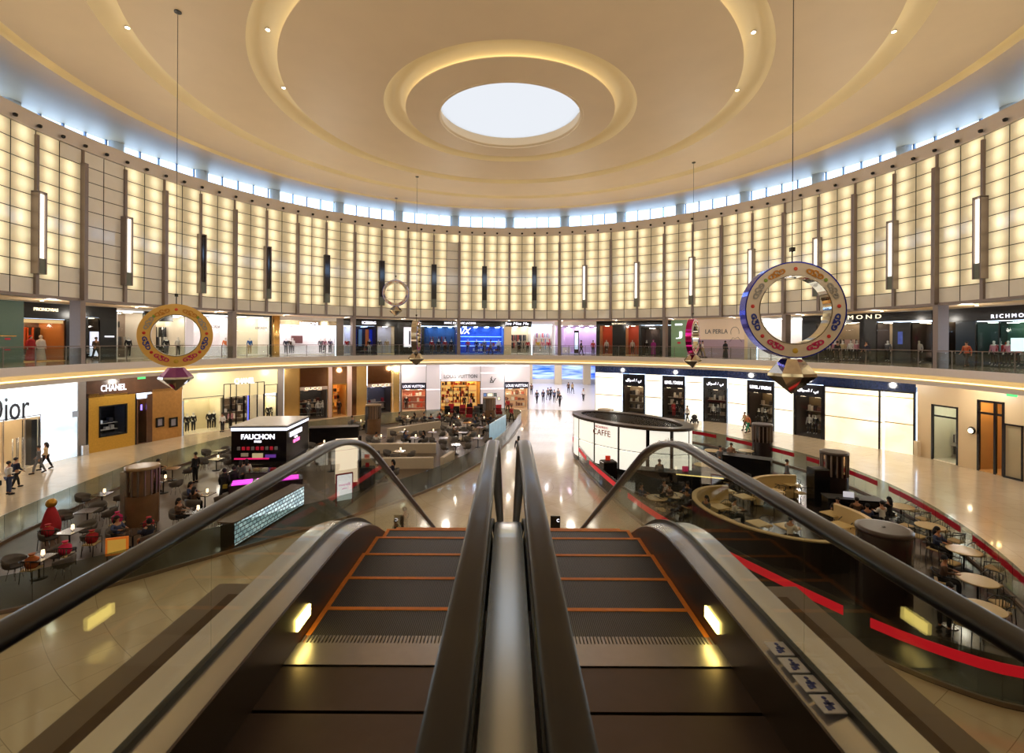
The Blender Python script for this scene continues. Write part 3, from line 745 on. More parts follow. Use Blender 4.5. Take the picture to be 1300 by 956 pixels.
f.frame(284, 336, 486, None, m_black, .06, mid=(.16, .3, .62, .82)); f.frame(233, 284, 504, None, m_black, .04); f.frame(336, 352.5, 488, None, m_black, .05)
for a, b in ((295, 298), (312, 314), (318, 320)): MB().box(f.lx(a), f.lx(b), .4, .5, .1, f.lz(a, 500)).build('door_leaf', m_black if a != 318 else M('blue_strip', (120, 130, 255), .4, emit=1.6, ecol=(110, 120, 255)), f.o)
stock(f, 286, 335, 3.3, [(30,28,30),(230,226,220),(120,100,80)], 4, .5, .7); f.sign(298, 323, 480, 487, 'CHANEL', m_signw)
f = Fac(353, 361, GR-.1, 0, GZ1); f.root('wall_pier', 'grey wall pier between the cream boutique and the mirrored bronze shopfront', 'pier'); f.rect(353.2, 360.5, None, None, m_pier, 'shaft', 0, .6)
f = Fac(361, 499, GR, 0, GZ1); f.root('shopfront', 'mirrored gold and bronze shopfront with dark display windows')
m_gmir = M('gold_mirror', (236, 194, 122), .26, metal=.9, var=.12, scale=1.5); m_bmir = M('bronze_mirror', (140, 98, 66), .14, metal=.9, var=.3, scale=1)
dk = rm((60, 48, 44)); gd = rm((186, 146, 92))
f.rect(361, 380, None, None, m_gmir); f.rect(381, 416, None, 491, m_bmir); f.rect(381, 416, 491, 495, M('sign_strip', (176, 156, 146), .4), 'sign_strip', -.05, .1)
f.sign(387, 408, 491.6, 494.6, 'GUCCI', m_signy, -.08)
f.room(381, 416, 495, [rm((54, 58, 66)), dk], 2.2, 1.3, (255, 210, 170)); f.frame(380, 417, 460, None, m_gold, .08, mid=())
f.rect(417, 422, None, None, M('pink_stone', (198, 170, 160), .3), 'stone_jamb'); f.rect(422, 441, None, 487, m_bmir); f.room(422, 441, 487, [M('amber_lit_wall', (220, 150, 70), .5, var=.5, scale=2, emit=.4), gd], 3.5, 3.4, (255, 190, 100), gl=False); f.frame(422, 441, 487, None, m_gold, .1)
f.rect(441, 447, None, None, M('pink_stone', (198, 170, 160), .3), 'stone_jamb'); f.rect(447, 453, None, None, m_bmir); f.rect(453, 466, None, None, m_gmir)
f.rect(467, 497, None, 487, m_bmir); f.rect(467, 497, 487, 491, M('sign_strip', (176, 156, 146), .4), 'sign_strip', -.05, .1); f.sign(472, 494, 487.6, 490.6, 'GUCCI', m_signy, -.08)
f.room(467, 497, 491, [rm((84, 82, 92)), dk], 2, 1.4, (220, 220, 255)); f.rect(497, 499, None, None, m_gmir)
stock(f, 383, 415, 2.1, [(120,90,70),(60,70,90),(200,180,160),(90,40,40)], 3, .4, .6); stock(f, 422, 441, 3.4, [(220,150,70),(150,60,40),(240,200,120)], 4, .4, .6); stock(f, 469, 496, 1.9, [(60,60,80),(190,170,160),(170,40,50)], 2, .4, .7)
for i in range(3):
    for j in range(5):
        MB().box(f.lx(424+j*3.4), f.lx(426.4+j*3.4), 2.6, 3.0, .9+i*.8, 1.25+i*.8).build('shelf_goods', [M('amber_goods', (220, 140, 50), .4, emit=.5), M('red_goods', (150, 50, 40), .4), m_blackm][(i+j) % 3], f.o)
f = Fac(499, 508, GR-.05, 0, GZ1); f.root('wall_pier', 'narrow bronze wall pier left of the pale lilac shopfront', 'pier'); f.rect(499.2, 507.8, None, None, m_gmir, 'shaft', 0, .5)
f = Fac(508, 673, GR, 0, GZ1); f.root('shopfront', 'pale lilac luxury shopfront facing the camera, with gold interior and dark window headers')
lv = rm((222, 120, 80)); lv2 = rm((240, 210, 180)); lg = rm((222, 180, 110)); m_navy = M('navy_header', (28, 26, 50), .3)
m_lvi = M('display_back_orange', (216, 130, 100), .5, var=.5, scale=1.2, emit=.12)
f.rect(508, 510, None, None, m_pier, 'edge_post', -.2, .4)
f.rect(510, 541, None, 486, m_lvpanel); f.rect(510, 541, 486, 494, m_navy, 'header', -.12, .1); f.room(510, 541, 494, [m_lvi, lv2], 1.6, 4.5, (255, 226, 200)); f.frame(510, 541, 486, None, m_navy, .06)
f.rect(541.5, 559, None, 494, m_lvpanel); f.rect(541.5, 559, 495, None, m_lvpanel); f.rect(541.5, 559, 494, 495, m_lvline)
f.rect(560, 610, None, 484, m_lvpanel); f.room(560, 610, 484, [M('golden_glow_wall', (240, 200, 120), .5, var=.3, scale=2, emit=.55), lg], 4, 3.6, (255, 206, 120), gl=False); f.frame(560, 610, 484, None, m_gold, .05); f.frame(575, 595, 491, None, m_black, .09, 'door_frame', mid=(.5,))  # golden back wall glows by itself, standing in for lamp light on it
f.rect(610.5, 640, None, 473, m_lvpanel); f.rect(610.5, 640, 474, 493, m_lvpanel); f.rect(610.5, 640, 494, None, m_lvpanel)
for t in (473, 493): f.rect(610.5, 640, t, t+1, m_lvline)
f.rect(641, 671, None, 485, m_lvpanel); f.rect(641, 671, 485, 493, m_navy, 'header', -.12, .1); f.room(641, 671, 493, [M('display_back_pale', (244, 196, 150), .5, var=.35, scale=1.4, emit=.3), lv2], 1.6, 4.5, (255, 230, 205)); f.frame(641, 671, 485, None, m_navy, .06)
stock(f, 511, 540, 1.5, [(240,180,150),(230,90,60),(250,230,210)], 4, .3, .7); stock(f, 642, 670, 1.5, [(240,200,170),(220,120,90),(250,236,220),(140,90,70)], 4, .3, .7); stock(f, 561, 609, 3.9, [(150,80,40),(60,40,36),(230,180,90),(190,60,50)], 4, .5, .75)
f.rect(671, 673, None, None, m_lvpanel)
for p in (541.2, 559.6, 610.2, 640.5): f.rect(p-.2, p+.3, None, None, m_signg, 'joint', -.01, .1)
for a, b in ((510.5, 541), (560, 610), (610.5, 640), (641, 671)): f.rect(a, b, 463.6, 464.8, m_lvline, 'light_line', -.03, 0)
f.sign(564, 606, 475.5, 480, 'LOUIS VUITTON', m_signg, -.04); f.sign(512, 539, 488.6, 492, 'LOUIS VUITTON', m_signw, -.16); f.sign(642.5, 669.5, 487.6, 491, 'LOUIS VUITTON', m_signw, -.16)
f.sign(622, 627, 478, 486, 'L', m_signg, -.04, .25); f.sign(622.5, 630, 480, 485.5, 'V', m_signg, -.07, 0)
m_pic = [M('poster_blue', (110, 140, 200), .4, emit=.5), M('poster_cream', (255, 246, 214), .4, emit=.8), M('poster_grey', (110, 120, 120), .4, emit=.2)]
for a, b, t, bt, mm in ((614, 618, 499, 503.5, 0), (619, 626, 499, 503.5, 1), (627, 631, 499, 503.5, 2), (632, 635.5, 504, 508, 1)): f.rect(a, b, t, bt, m_pic[mm], 'framed_print', -.04, 0); f.frame(a, b, t, bt, m_black, .04, y0=-.06, y1=0)
for i in range(7):
    zz = .9+(i % 3)*.75; MB().box(f.lx(562+i*6.6), f.lx(565.5+i*6.6), 3.3, 3.7, zz, zz+.4).build('shelf_goods', [m_bwood, M('red_goods', (150, 50, 40), .4), M('amber_goods', (220, 140, 50), .4, emit=.5)][i % 3], f.o)
# ---- right hand ground shops
f = Fac(756, 1046, GR, 0, GZ1)
f1 = Fac(756, 924, GR, 0, GZ1); f1.root('shopfront', 'black shopfront beyond the oval kiosk with white light panels and lit names, nearer the concourse')
f2 = Fac(924, 1164, GR, 0, GZ1); f2.root('shopfront', 'black shopfront with white light panels and broad white corner panels, right of the first')
m_bfas = M('black_fascia_blue_pattern', (22, 26, 44), .12, var=1.0, scale=5, emit=.05, ecol=(60, 110, 190))
drk = rm((44, 34, 30)); brn = rm((120, 100, 70))
def pyz(F, px, z):
    t = F.lx(px); y = F.p0.y+t*F.e.y; return CY-(F.z0+z-EYE)/y*FPX+ROLL*(px-CX)
ZT = 4.72
def twin(F, a, b, t, arab, mann, back, lamp):
    t = pyz(F, (a+b)/2, ZT-.05)
    F.rect(a, b, t, t+15, m_black, 'header', -.04, .12); F.room(a, b, t+15, [back, drk], 2.4, lamp, (255, 226, 190)); F.frame(a, b, t, None, m_black, .16)
    w_ = b-a; stock(F, a+1, b-1, 2.3, [(190,170,150),(60,50,50),(230,220,210),(110,80,70)], 3, .5, .8, seed=int(a))
    if arab: F.sign(a+w_*.15, b-w_*.15, t+5.5, t+11, '\uFE8D\uFEB3\uFEEE\uFE8D\uFED5'[::-1]+' / '+'\uFE91\uFEF2'[::-1], m_signw, -.08, bold=.012)
    else: F.sign(a+w_*.12, b-w_*.1, t+6.5, t+10.5, 'LEVEL / DUBAI', m_signw, -.08, bold=.02)
def lit(F, a, b, t, lines):
    t = pyz(F, (a+b)/2, ZT)
    F.rect(a, b, t, None, m_lightbox, 'light_panel', -.02, .1)
    for (y) in lines: F.rect(a, b, y, y+.9, M('panel_joint', (190, 164, 110), .5), 'joint', -.03, -.015)
f1.rect(756, 924, None, pyz(f1, 840, ZT), m_bfas, 'fascia', -.06, .2)
lit(f1, 757, 790, 470, (479, 501)); twin(f1, 791, 819, 470, True, 1, rm((150, 130, 104)), 2.6); lit(f1, 820, 840, 472, (483, 504))
twin(f1, 841, 870, 472, False, 1, drk, 1.8); lit(f1, 871, 892, 474, (485, 507)); twin(f1, 893, 923.5, 474, True, 2, drk, 1.4)
f2.rect(924, 1164, None, pyz(f2, 1044, ZT), m_bfas, 'fascia', -.06, .2)
lit(f2, 925, 948, 477, (488, 512)); twin(f2, 949, 983, 478, False, 2, brn, 1.6); lit(f2, 984, 1007, 480, (492, 520)); twin(f2, 1008, 1045.5, 481, True, 2, brn, 1.4)
for a, b in ((1047, 1121), (1123.5, 1161)):
    f2.rect(a, b, pyz(f2, (a+b)/2, ZT), None, m_onyx, 'light_panel', -.02, .1)
    for y in ((500, 531) if a < 1100 else (504, 537)): f2.rect(a, b, y, y+1.2, M('panel_joint', (190, 164, 110), .5), 'joint', -.03, -.015)
f2.frame(1046, 1163, pyz(f2, 1104, ZT), None, m_black, .14, y0=-.05, y1=.12, mid=(.643,))
f = Fac(1165, 1340, GR, 0, GZ1); f.root('wall_stone_front', 'beige stone shop wall with a tall black-framed window and an open doorway', 'shop')
m_bst = M('beige_stone_wall', (212, 188, 148), .4, var=.05, scale=1)
f.rect(1165, 1183, None, None, m_bst); f.rect(1183, 1217, None, 515, m_bst); f.room(1183, 1217, 515, [rm((214, 206, 180)), cr2], 2, 2.4, (240, 250, 240)); f.frame(1183, 1217, 515, None, m_black, .12, mid=((.80,),))
f.rect(1217, 1241, None, None, m_bst); f.rect(1241, 1276, None, 509, m_bst); f.room(1241, 1276, 509, [M('golden_glow_wall', (240, 200, 120), .5, var=.3, scale=2, emit=.55), gd], 4, 7, (255, 214, 140), gl=False); f.frame(1241, 1276, 509, None, m_black, .14, mid=((.82,), .66))  # brightness of the doorway interior is put into its back wall as emission
stock(f, 1185, 1216, 1.9, [(60,40,40),(200,196,180),(90,80,70)], 2, .2, .8, hang=True); stock(f, 1242, 1275, 4.6, [(230,180,90),(150,90,40),(250,220,150)], 3, .9, .7); f.rect(1276, 1340, None, None, m_bst); f.rect(1165, 1340, None, 500, m_bst, 'cornice', -.12, 0)
x_ = f.lx(1277); mb = MB(); mb.box(x_, x_+.08, -.16, -.08, 0, 3.4); mb.box(x_+.95, x_+1.03, -.16, -.08, 0, 3.4); mb.box(x_, x_+1.03, -.16, -.08, 3.3, 3.4); mb.box(x_, x_+1.03, -.16, -.08, 0, .12); mb.build('door_leaf', m_black, f.o); MB().box(x_+.08, x_+.95, -.125, -.115, .12, 3.3).build('door_glass', g_shop, f.o)
f.rect(1165, 1170, 560, None, m_cream, 'steel_foot', -.3, 0)
wl = empty('wall_sconce', f.world(1237, -.16, 2.6), f.rz, label='round dark wall sconce glowing beside the open doorway on the right', cat='wall lamp')
MB().ball((0, -.02, 0), .26, n=12, sc=(1, .4, 1)).build('housing', m_black, wl); MB().ball((0, -.1, -.02), .15, n=10, sc=(1, .5, 1)).build('bulb', m_lampw, wl)
for px, py, nm in ((1226, 501, 'right'),):
    e = Fac(1210, 1240, 29.5, 0, GZ1); m_ex = M('exit_sign_green', (90, 220, 130), .4, emit=1.0, ecol=(80, 230, 130))
for (px, R, lab) in ((1285, 28.6, 'small green exit sign hanging under the gallery near the right edge'), (180, 29.0, 'small green exit sign hanging above the black and gold shopfront')):
    p = hit(px, R); MB().box(-.28, .28, -.03, .03, -.12, .12).build('exit_sign', m_ex, None, (p.x, p.y, GZ1-.16), -math.atan2(p.x, p.y-28), label=lab, cat='exit sign')
# ---- concourse between the lilac shop and the black shop
pl, pr = hit(673, GR), hit(756, GR)
m_conc = M('white_polished_stone', (232, 228, 230), .32, var=.03, scale=1, coat=.15)
mb = MB(); mb.prism([(pl.x, pl.y), (pr.x, pr.y), (pr.x+8, 98), (pl.x-3.5, 98)], 0, .012); struct('floor_concourse', mb, m_conc)
mb = MB(); mb.prism([(pl.x-.3, pl.y+.15), (pl.x, pl.y+.15), (pl.x-3.5, 98), (pl.x-3.8, 98)], 0, GZ1); struct('wall_concourse_left', mb, m_white)
mb = MB(); mb.prism([(pr.x+.3, pr.y+.15), (pr.x, pr.y+.15), (pr.x+8, 98), (pr.x+8.3, 98)], 0, GZ1); struct('wall_concourse_right', mb, m_white)
mb = MB(); mb.prism([(pl.x-.3, pl.y), (pr.x+.3, pr.y), (pr.x+8.3, 98), (pl.x-3.8, 98)], GZ1, GZ1+.2); struct('ceiling_concourse', mb, m_white)
m_blue = backlit('blue_lit_window', (30, 90, 220), (200, 225, 255), 1.0, .2, 1.6)
mb = MB(); mb.box(-4, 24, 96, 96.3, 0, .9); mb.box(-4, 24, 96, 96.3, 4.6, GZ1); struct('wall_concourse_end', mb, m_white)
mb = MB(); mb.box(-4, 24, 96.1, 96.2, .9, 4.6); w = struct('window_60', mb, m_blue)
for i, x in enumerate((3.9, 9.6, 15.2)):
    MB().box(x-.7, x+.7, 93.6, 95, 0, GZ1).build('concourse_column', m_cream, None, (0, 0, 0), label='cream square column at the far end of the bright concourse, %s from the left' % ORD[i+1], cat='column', group='columns at the end of the concourse')
for i, y in enumerate((63, 69, 75, 81, 87, 93)):
    mb = MB(); mb.box(pl.x+.2, pr.x+1.5, y-2.4, y+2.4, GZ1-.03, GZ1-.005)
    mb.build('ceiling_light', M('concourse_lamp', (255, 252, 248), .5, emit=1.5, ecol=(255, 250, 250)), label='long white ceiling light across the bright concourse, %s from the hall' % ORD[i+1], cat='ceiling light', group='ceiling lights of the concourse')
# ---------------------------------------------- upper floor shops
def U(a, b, label): F = Fac(a, b, UR, UZ0, UZ1); F.root('shopfront', label); return F
f = U(-60, 30, 'plain green-grey hoarding on the gallery at the left edge'); m_green = M('green_hoarding', (84, 110, 96), .35, var=.06); f.rect(-60, 30, None, None, m_green)
f.rect(6, 13, 429, 431.5, M('red_mark', (190, 40, 60), .5), 'red_mark', -.02, 0); f.rect(6, 13, 443, 445, M('red_mark', (190, 40, 60), .5), 'red_mark', -.02, 0); f.rect(-60, 20, 425.6, 426.8, m_gold, 'brass_strip', -.02, 0)
orr = rm((204, 120, 50)); f = U(30, 94, 'black bridal shopfront with orange window and cream lettering, upper floor')
f.rect(30, 94, None, 405, m_black); f.sign(42, 73, 391, 395, 'PRONOVIAS', m_signy, bold=.015); f.room(31, 84, 405, [rm((74, 52, 44)), rm((172, 112, 62))], 2.4, 4, (255, 214, 150), floor=rm((230, 190, 120))); stock(f, 36, 82, 2.3, [(60,44,40),(230,220,204),(30,30,34),(200,90,40)], 1, .4, 2.0, hang=True); f.rect(84, 94, 405, None, m_black); f.rect(31, 84, 405, 410, M('lit_shelf', (236, 200, 140), .4, emit=.7), 'light_shelf', .2, .5)
f = U(94, 148, 'dark brown shopfront with a small bright poster on the upper floor, beside the bridal shop')
f.rect(94, 148, None, 403, m_black); f.room(112, 127, 403, [drk, drk], 1.6, 1.0); f.rect(94, 112, 403, None, m_black); f.rect(127, 148, 403, None, m_black); f.rect(114.5, 125.5, 421, 452, M('bright_poster', (214, 222, 250), .4, var=.5, scale=3, emit=.8), 'lit_poster', .02, .06); f.rect(132.5, 144, 426.5, 428, m_signw, 'door_handle', -.08, -.03)
br1 = rm((240, 228, 214)); wh = rm((250, 244, 244))
f = U(148, 245, 'bright clothes shop behind the yellow ring, with dark striped back wall'); f.rect(148, 245, None, 396, m_white)
f.rect(148, 149.5, 396, None, m_white); f.room(150, 183, 396, [rm((150, 130, 116)), br1], 2.6, 4.5, (255, 246, 226)); f.rect(183, 198, 400, None, m_cream); f.rect(183, 219, 396, 408, m_black, 'header', -.05, .15); f.room(198, 236, 401, [rm((226, 214, 190)), br1], 3, 4.5, (255, 246, 226)); stock(f, 152, 182, 2.4, [(30,28,34),(90,84,84),(200,190,180)], 1, .7, 1.1, hang=True); stock(f, 200, 234, 2.8, [(30,28,34),(60,56,60),(226,220,214)], 1, .6, 1.2, hang=True, seed=8); f.rect(236, 245, 396, None, m_lvpanel)
for i in range(6): MB().box(f.lx(152+i*4), f.lx(153.6+i*4), 2.4, 2.58, f.lz(160, 415), f.lz(160, 407)).build('wall_stripe', m_black, f.o)
for p in (220, 227, 232): MB().box(f.lx(p), f.lx(p+1.4), 2.5, 2.9, .2, 2.7).build('wall_stripe', m_black, f.o)
f = U(245, 345, 'very bright white shopfront with thin grey lettering, left of the tan column'); f.rect(245, 345, None, 400.5, m_black, 'header'); 
f.room(246, 294, 401, [wh, wh], 2.4, 5.5, (255, 244, 240)); f.rect(294, 301, 401, None, m_white); f.room(301, 343, 402, [rm((250, 240, 214)), wh], 2.4, 5, (255, 244, 226)); f.rect(343, 345, 401, None, m_black)
f.sign(266, 279, 413, 416.5, 'ESCADA', m_signg, -.04); f.sign(324, 339, 415, 418, 'ESCADA', m_signg, -.04)
f = U(345, 355, 'tan half-round column between two bright shops on the upper floor'); f.rect(345, 355, None, None, m_bst); MB().lathe([(.35, 0), (.35, UZ1-UZ0)], 16, c=((f.lx(345)+f.lx(355))/2, -.1)).build('shaft', m_gmir, f.o)
f = U(355, 427, 'bright white shop with a patterned mirror band above its window'); f.rect(355, 427, None, 407, m_white); f.rect(355, 427, 407, 413, M('mirror_band', (190, 170, 140), .15, metal=.7, var=.5, scale=3), 'sign_band', -.06, .1); f.sign(380, 403, 409, 412.4, 'MISSONI', m_signw, -.1, bold=.01)
f.room(355.5, 426, 414, [wh, wh], 2.6, 5.5, (255, 240, 244)); MB().box(f.lx(379), f.lx(393), 2.2, 2.5, f.lz(386, 436), f.lz(386, 426)).build('wall_picture', M('dark_picture', (110, 66, 66), .4, var=.5), f.o)
f = U(427, 436, 'grey pier and black edge left of the black shop with a blue interior'); f.rect(427, 436, None, None, m_pier)
f = U(436, 505, 'black shopfront with lit white name, blue curtained interior and white studded panels'); f.rect(436, 505, None, 414, m_black); f.sign(459.5, 477, 408, 411.6, 'ICEBERG', m_signw, bold=.02)
bl = rm((20, 24, 60)); stock(f, 452, 478, 2.3, [(160,40,60),(30,40,120),(20,20,30)], 1, .3, .7); f.room(437, 451, 414, [rm((214, 220, 246)), wh], 1.2, 3.2, (226, 232, 255)); f.room(452, 478, 414, [bl, rm((30, 30, 60))], 2.4, 1.6, (160, 190, 255)); f.room(479, 501, 414, [rm((214, 220, 246)), rm((240, 220, 180))], 1.4, 3.2, (236, 236, 250)); f.rect(451, 452, 414, None, m_black); f.rect(478, 479, 414, None, m_black); f.rect(501, 505, 414, None, m_black)
for p, c in ((453, (30, 60, 230)), (460, (110, 150, 190)), (469, (200, 110, 60)), (474, (30, 60, 220))): MB().box(f.lx(p), f.lx(p+4), 1.9, 2.1, .9, 2.9).build('curtain', M('curtain_%d_%d' % (c[0], c[2]), c, .6, emit=.25), f.o)
f = U(505, 533, 'black gallery wall with a tall white lit fashion poster, behind the edge-on silver ring'); f.rect(505, 533, None, None, m_black); f.rect(512, 526, 415, 441, M('white_poster', (240, 238, 250), .4, emit=.8), 'lit_poster', -.04, 0); f.rect(519, 521, 420, 437, M('poster_figure', (70, 70, 84), .5), 'poster_figure', -.05, -.04); f.frame(512, 526, 415, 441, m_signg, .05, y0=-.06, y1=0)
f = U(533, 675, 'wide black shopfront with blue lit windows and white names, middle of the upper floor'); f.rect(533, 675, None, 414.5, m_black)
bb = rm((60, 110, 170)); bb2 = rm((40, 90, 190)); f.sign(564, 604, 409, 412, 'MARC BY MARC JACOBS', m_signw, bold=.01); f.sign(641, 671, 409, 412.6, 'See Miss Me', m_signw, shear=.2)
f.rect(533, 538, 414.5, None, m_black); f.room(538, 578, 414.5, [bb, rm((30, 50, 90))], 2.2, 2.4, (170, 210, 255)); f.room(583, 640, 414.5, [bb2, rm((90, 130, 200))], 2.6, 3.6, (200, 226, 255)); f.rect(578, 583, 414.5, None, M('blue_wall', (30, 60, 150), .3), 'blue_wall'); f.rect(640, 649, 414.5, None, m_cream); f.room(649, 675, 414.5, [rm((230, 220, 200)), wh], 2.4, 3.6, (255, 244, 226))
stock(f, 539, 577, 2.0, [(30,50,90),(150,40,50),(90,120,160)], 2, .3, .9, hang=True); stock(f, 600, 638, 2.1, [(60,90,160),(150,50,50),(230,236,244)], 2, .3, .6); stock(f, 650, 674, 2.3, [(40,50,70),(190,50,50),(210,200,190)], 2, .4, 1.0, hang=True, seed=4); f.sign(579, 598, 416.5, 424, 'A/X', m_signw, -.04, .3, bold=.02)
for i in range(3): MB().box(f.lx(584), f.lx(639), 2.2, 2.5, .9+i*.6, .98+i*.6).build('lit_shelf', M('blue_shelf_light', (170, 210, 255), .4, emit=1.8, ecol=(140, 190, 255)), f.o)
f = U(675, 704, 'white and silver shop with colourful clothes right of the black centre shopfront'); f.rect(675, 704, None, 412, m_lvpanel); f.room(675.5, 701, 413, [wh, wh], 2.6, 5, (255, 246, 250)); stock(f, 677, 700, 2.5, [(240,200,60),(220,80,110),(120,170,210),(240,236,240)], 3, .4, .75, hang=True); f.rect(701, 704, 412, None, m_lvpanel)
# opening to a bright lobby
f = U(704, 757, 'bright opening to a far mauve-lit lobby on the upper floor'); f.rect(704, 757, None, 413, m_white); f.room(704, 757, 413, [rm((236, 214, 236)), rm((236, 226, 236))], 9, 4.5, (250, 226, 255), gl=False, floor=rm((190, 196, 226)))
MB().box(f.lx(727), f.lx(733), 1.5, 1.8, .1, 3).build('lobby_totem', m_black, f.o); MB().box(f.lx(727.8), f.lx(732.2), 1.45, 1.5, .6, 2.7).build('screen', M('lobby_screen', (200, 220, 250), .4, var=.6, scale=4, emit=.7), f.o)
for p in (713, 716, 720): MB().box(f.lx(p), f.lx(p+3), .6, 1.0, .1, .85).build('bench', m_white, f.o)
f = U(757, 852, 'black shopfront on the upper floor with two orange windows and a dress display'); f.rect(757, 852, None, 413, m_black); f.sign(777, 795, 410, 412, 'BETTY BARCLAY', m_signy)
og = rm((196, 74, 40)); f.rect(757, 761, 413, None, m_black); f.room(761, 777.5, 413, [og, rm((200, 160, 120))], 1.4, 2.6, (255, 206, 170)); f.rect(777.5, 794, 413, None, m_black); f.room(794, 811, 413, [og, rm((210, 170, 130))], 1.4, 2.6, (255, 206, 170)); f.rect(811, 814, 413, None, m_black); f.room(814, 838, 416, [rm((80, 70, 70)), drk], 2.2, 2.6, (255, 226, 200)); f.rect(814, 838, 413, 416, m_black); f.rect(838, 852, 413, None, m_black); f.sign(819, 831, 412.5, 414, 'KAREN MILLEN', m_signw)
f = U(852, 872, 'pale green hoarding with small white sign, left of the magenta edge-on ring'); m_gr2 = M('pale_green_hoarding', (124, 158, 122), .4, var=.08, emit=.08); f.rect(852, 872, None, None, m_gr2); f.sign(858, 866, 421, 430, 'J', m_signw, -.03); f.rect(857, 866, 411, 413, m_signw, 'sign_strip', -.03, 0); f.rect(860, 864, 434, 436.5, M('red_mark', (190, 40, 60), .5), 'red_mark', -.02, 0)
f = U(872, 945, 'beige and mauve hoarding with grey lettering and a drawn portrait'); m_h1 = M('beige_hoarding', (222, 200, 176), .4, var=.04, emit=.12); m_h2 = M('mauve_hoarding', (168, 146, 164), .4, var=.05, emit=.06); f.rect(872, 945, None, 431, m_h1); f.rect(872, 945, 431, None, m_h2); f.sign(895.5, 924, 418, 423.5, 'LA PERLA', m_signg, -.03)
ink = MB(); c0 = (f.lx(933), f.lz(933, 423)); w_ = .018
ink.tube([(c0[0]+.42*cos(a), -.03, c0[1]+.1+.55*sin(a)) for a in [R_(d) for d in range(-20, 210, 15)]], .02, 5); ink.tube([(c0[0]-.5, -.03, c0[1]-.9), (c0[0]-.2, -.03, c0[1]-.45), (c0[0], -.03, c0[1]-.6), (c0[0]+.3, -.03, c0[1]-.4), (c0[0]+.7, -.03, c0[1]-.9)], .02, 5); ink.build('portrait_drawing', m_signg, f.o)
rb = MB()
for i in range(7): rb.ball((f.lx(885)+random.uniform(-.5, .5), -.04, f.lz(885, 423)+random.uniform(-.9, .9)), .22, 0, 7, 4, (1, .2, 1))
rb.build('red_petals', M('red_petal', (206, 50, 56), .5), f.o)
f = U(945, 1020, 'bright shop with white cow-print column behind the big silver ring'); f.rect(945, 1020, None, 402, m_white); f.rect(945, 951, 402, None, m_cream); f.rect(951, 961, 409, None, M('blotched_white', (226, 224, 220), .4, var=.9, scale=1.2), 'blotched_column', -.3, 0); f.room(961, 1018, 404, [wh, wh], 2.4, 5, (255, 246, 236)); f.rect(1018, 1020, 402, None, m_black)
f.rect(951, 961, 402, 409, m_white)
f = U(1020, 1183, 'long black shopfront with widely spaced metal capitals, right part of the upper floor'); f.rect(1020, 1183, None, 407, m_black); f.sign(1043, 1119, 400.5, 405.5, 'R I C H M O N D', m_signy)
f.room(1036, 1091, 409, [rm((150, 130, 104)), drk], 2.6, 2.3, (255, 230, 200)); f.rect(1020, 1036, 407, None, m_black); f.rect(1020, 1183, 407, 409, m_black); f.rect(1091, 1112, 409, None, m_black); f.room(1112, 1133, 409, [rm((206, 186, 160)), drk], 1.8, 2.6, (255, 230, 200)); f.rect(1133, 1156, 409, None, m_black); f.room(1156, 1182, 409, [rm((70, 58, 56)), drk], 2, 1.6)
stock(f, 1038, 1090, 2.5, [(220,190,180),(60,50,50),(200,160,150)], 2, .3, .8, hang=True); stock(f, 1113, 1132, 1.7, [(60,50,60),(220,214,206)], 3, .2, .5); f.rect(1140, 1146, 421, 437, M('blue_poster', (60, 80, 160), .4, var=.7, scale=3, emit=.3), 'poster', -.03, 0)
f = U(1183, 1345, 'dark blue-black shopfront at the right edge with mirror-like windows'); f.rect(1183, 1345, None, 407, m_black); f.sign(1259, 1318, 398, 403, 'R I C H M O N D', m_signw)
f.rect(1183, 1200, 407, None, m_black); f.room(1200, 1213, 407, [rm((150, 160, 140)), drk], 1.6, 2.0); f.rect(1213, 1238, 407, None, M('dark_teal_wall', (18, 38, 52), .15)); f.room(1238, 1340, 407, [rm((64, 100, 84)), rm((40, 60, 60))], 2.6, 1.9, (220, 240, 220)); f.rect(1340, 1345, 407, None, m_black); f.frame(1238, 1340, 407, None, m_black, .06, mid=(.33, .66)); stock(f, 1240, 1338, 2.5, [(200,90,60),(220,200,190),(40,60,60)], 2, .3, .7, hang=True); f.rect(1275, 1295, 429, 446, M('light_table', (214, 244, 240), .4, emit=1.2), 'light_panel', .5, .6)
# gallery soffit downlights
gi = 0
for az in range(-96, 97, 12):
    gi += 1; x, y = pol(R_(az), 30.4); o = link('gallery_downlight', dlm, None, (x, y, SOFF-.05), label='small round downlight in the gallery soffit, %s from the left' % ORD[gi], cat='ceiling light', group='downlights of the gallery soffit'); link('bulb', dll, o)
    for zz, en in ((SOFF-.5, 70), (GZ1-.55, 150)):
        d_ = bpy.data.lights.new('gallery_lamp', 'POINT'); d_.energy = en; d_.color = (1, .93, .82); d_.shadow_soft_size = .22
        o = bpy.data.objects.new('gallery_lamp', d_); x2, y2 = pol(R_(az), 29.6); o.location = (x2, y2, zz-.1); COL.objects.link(o)
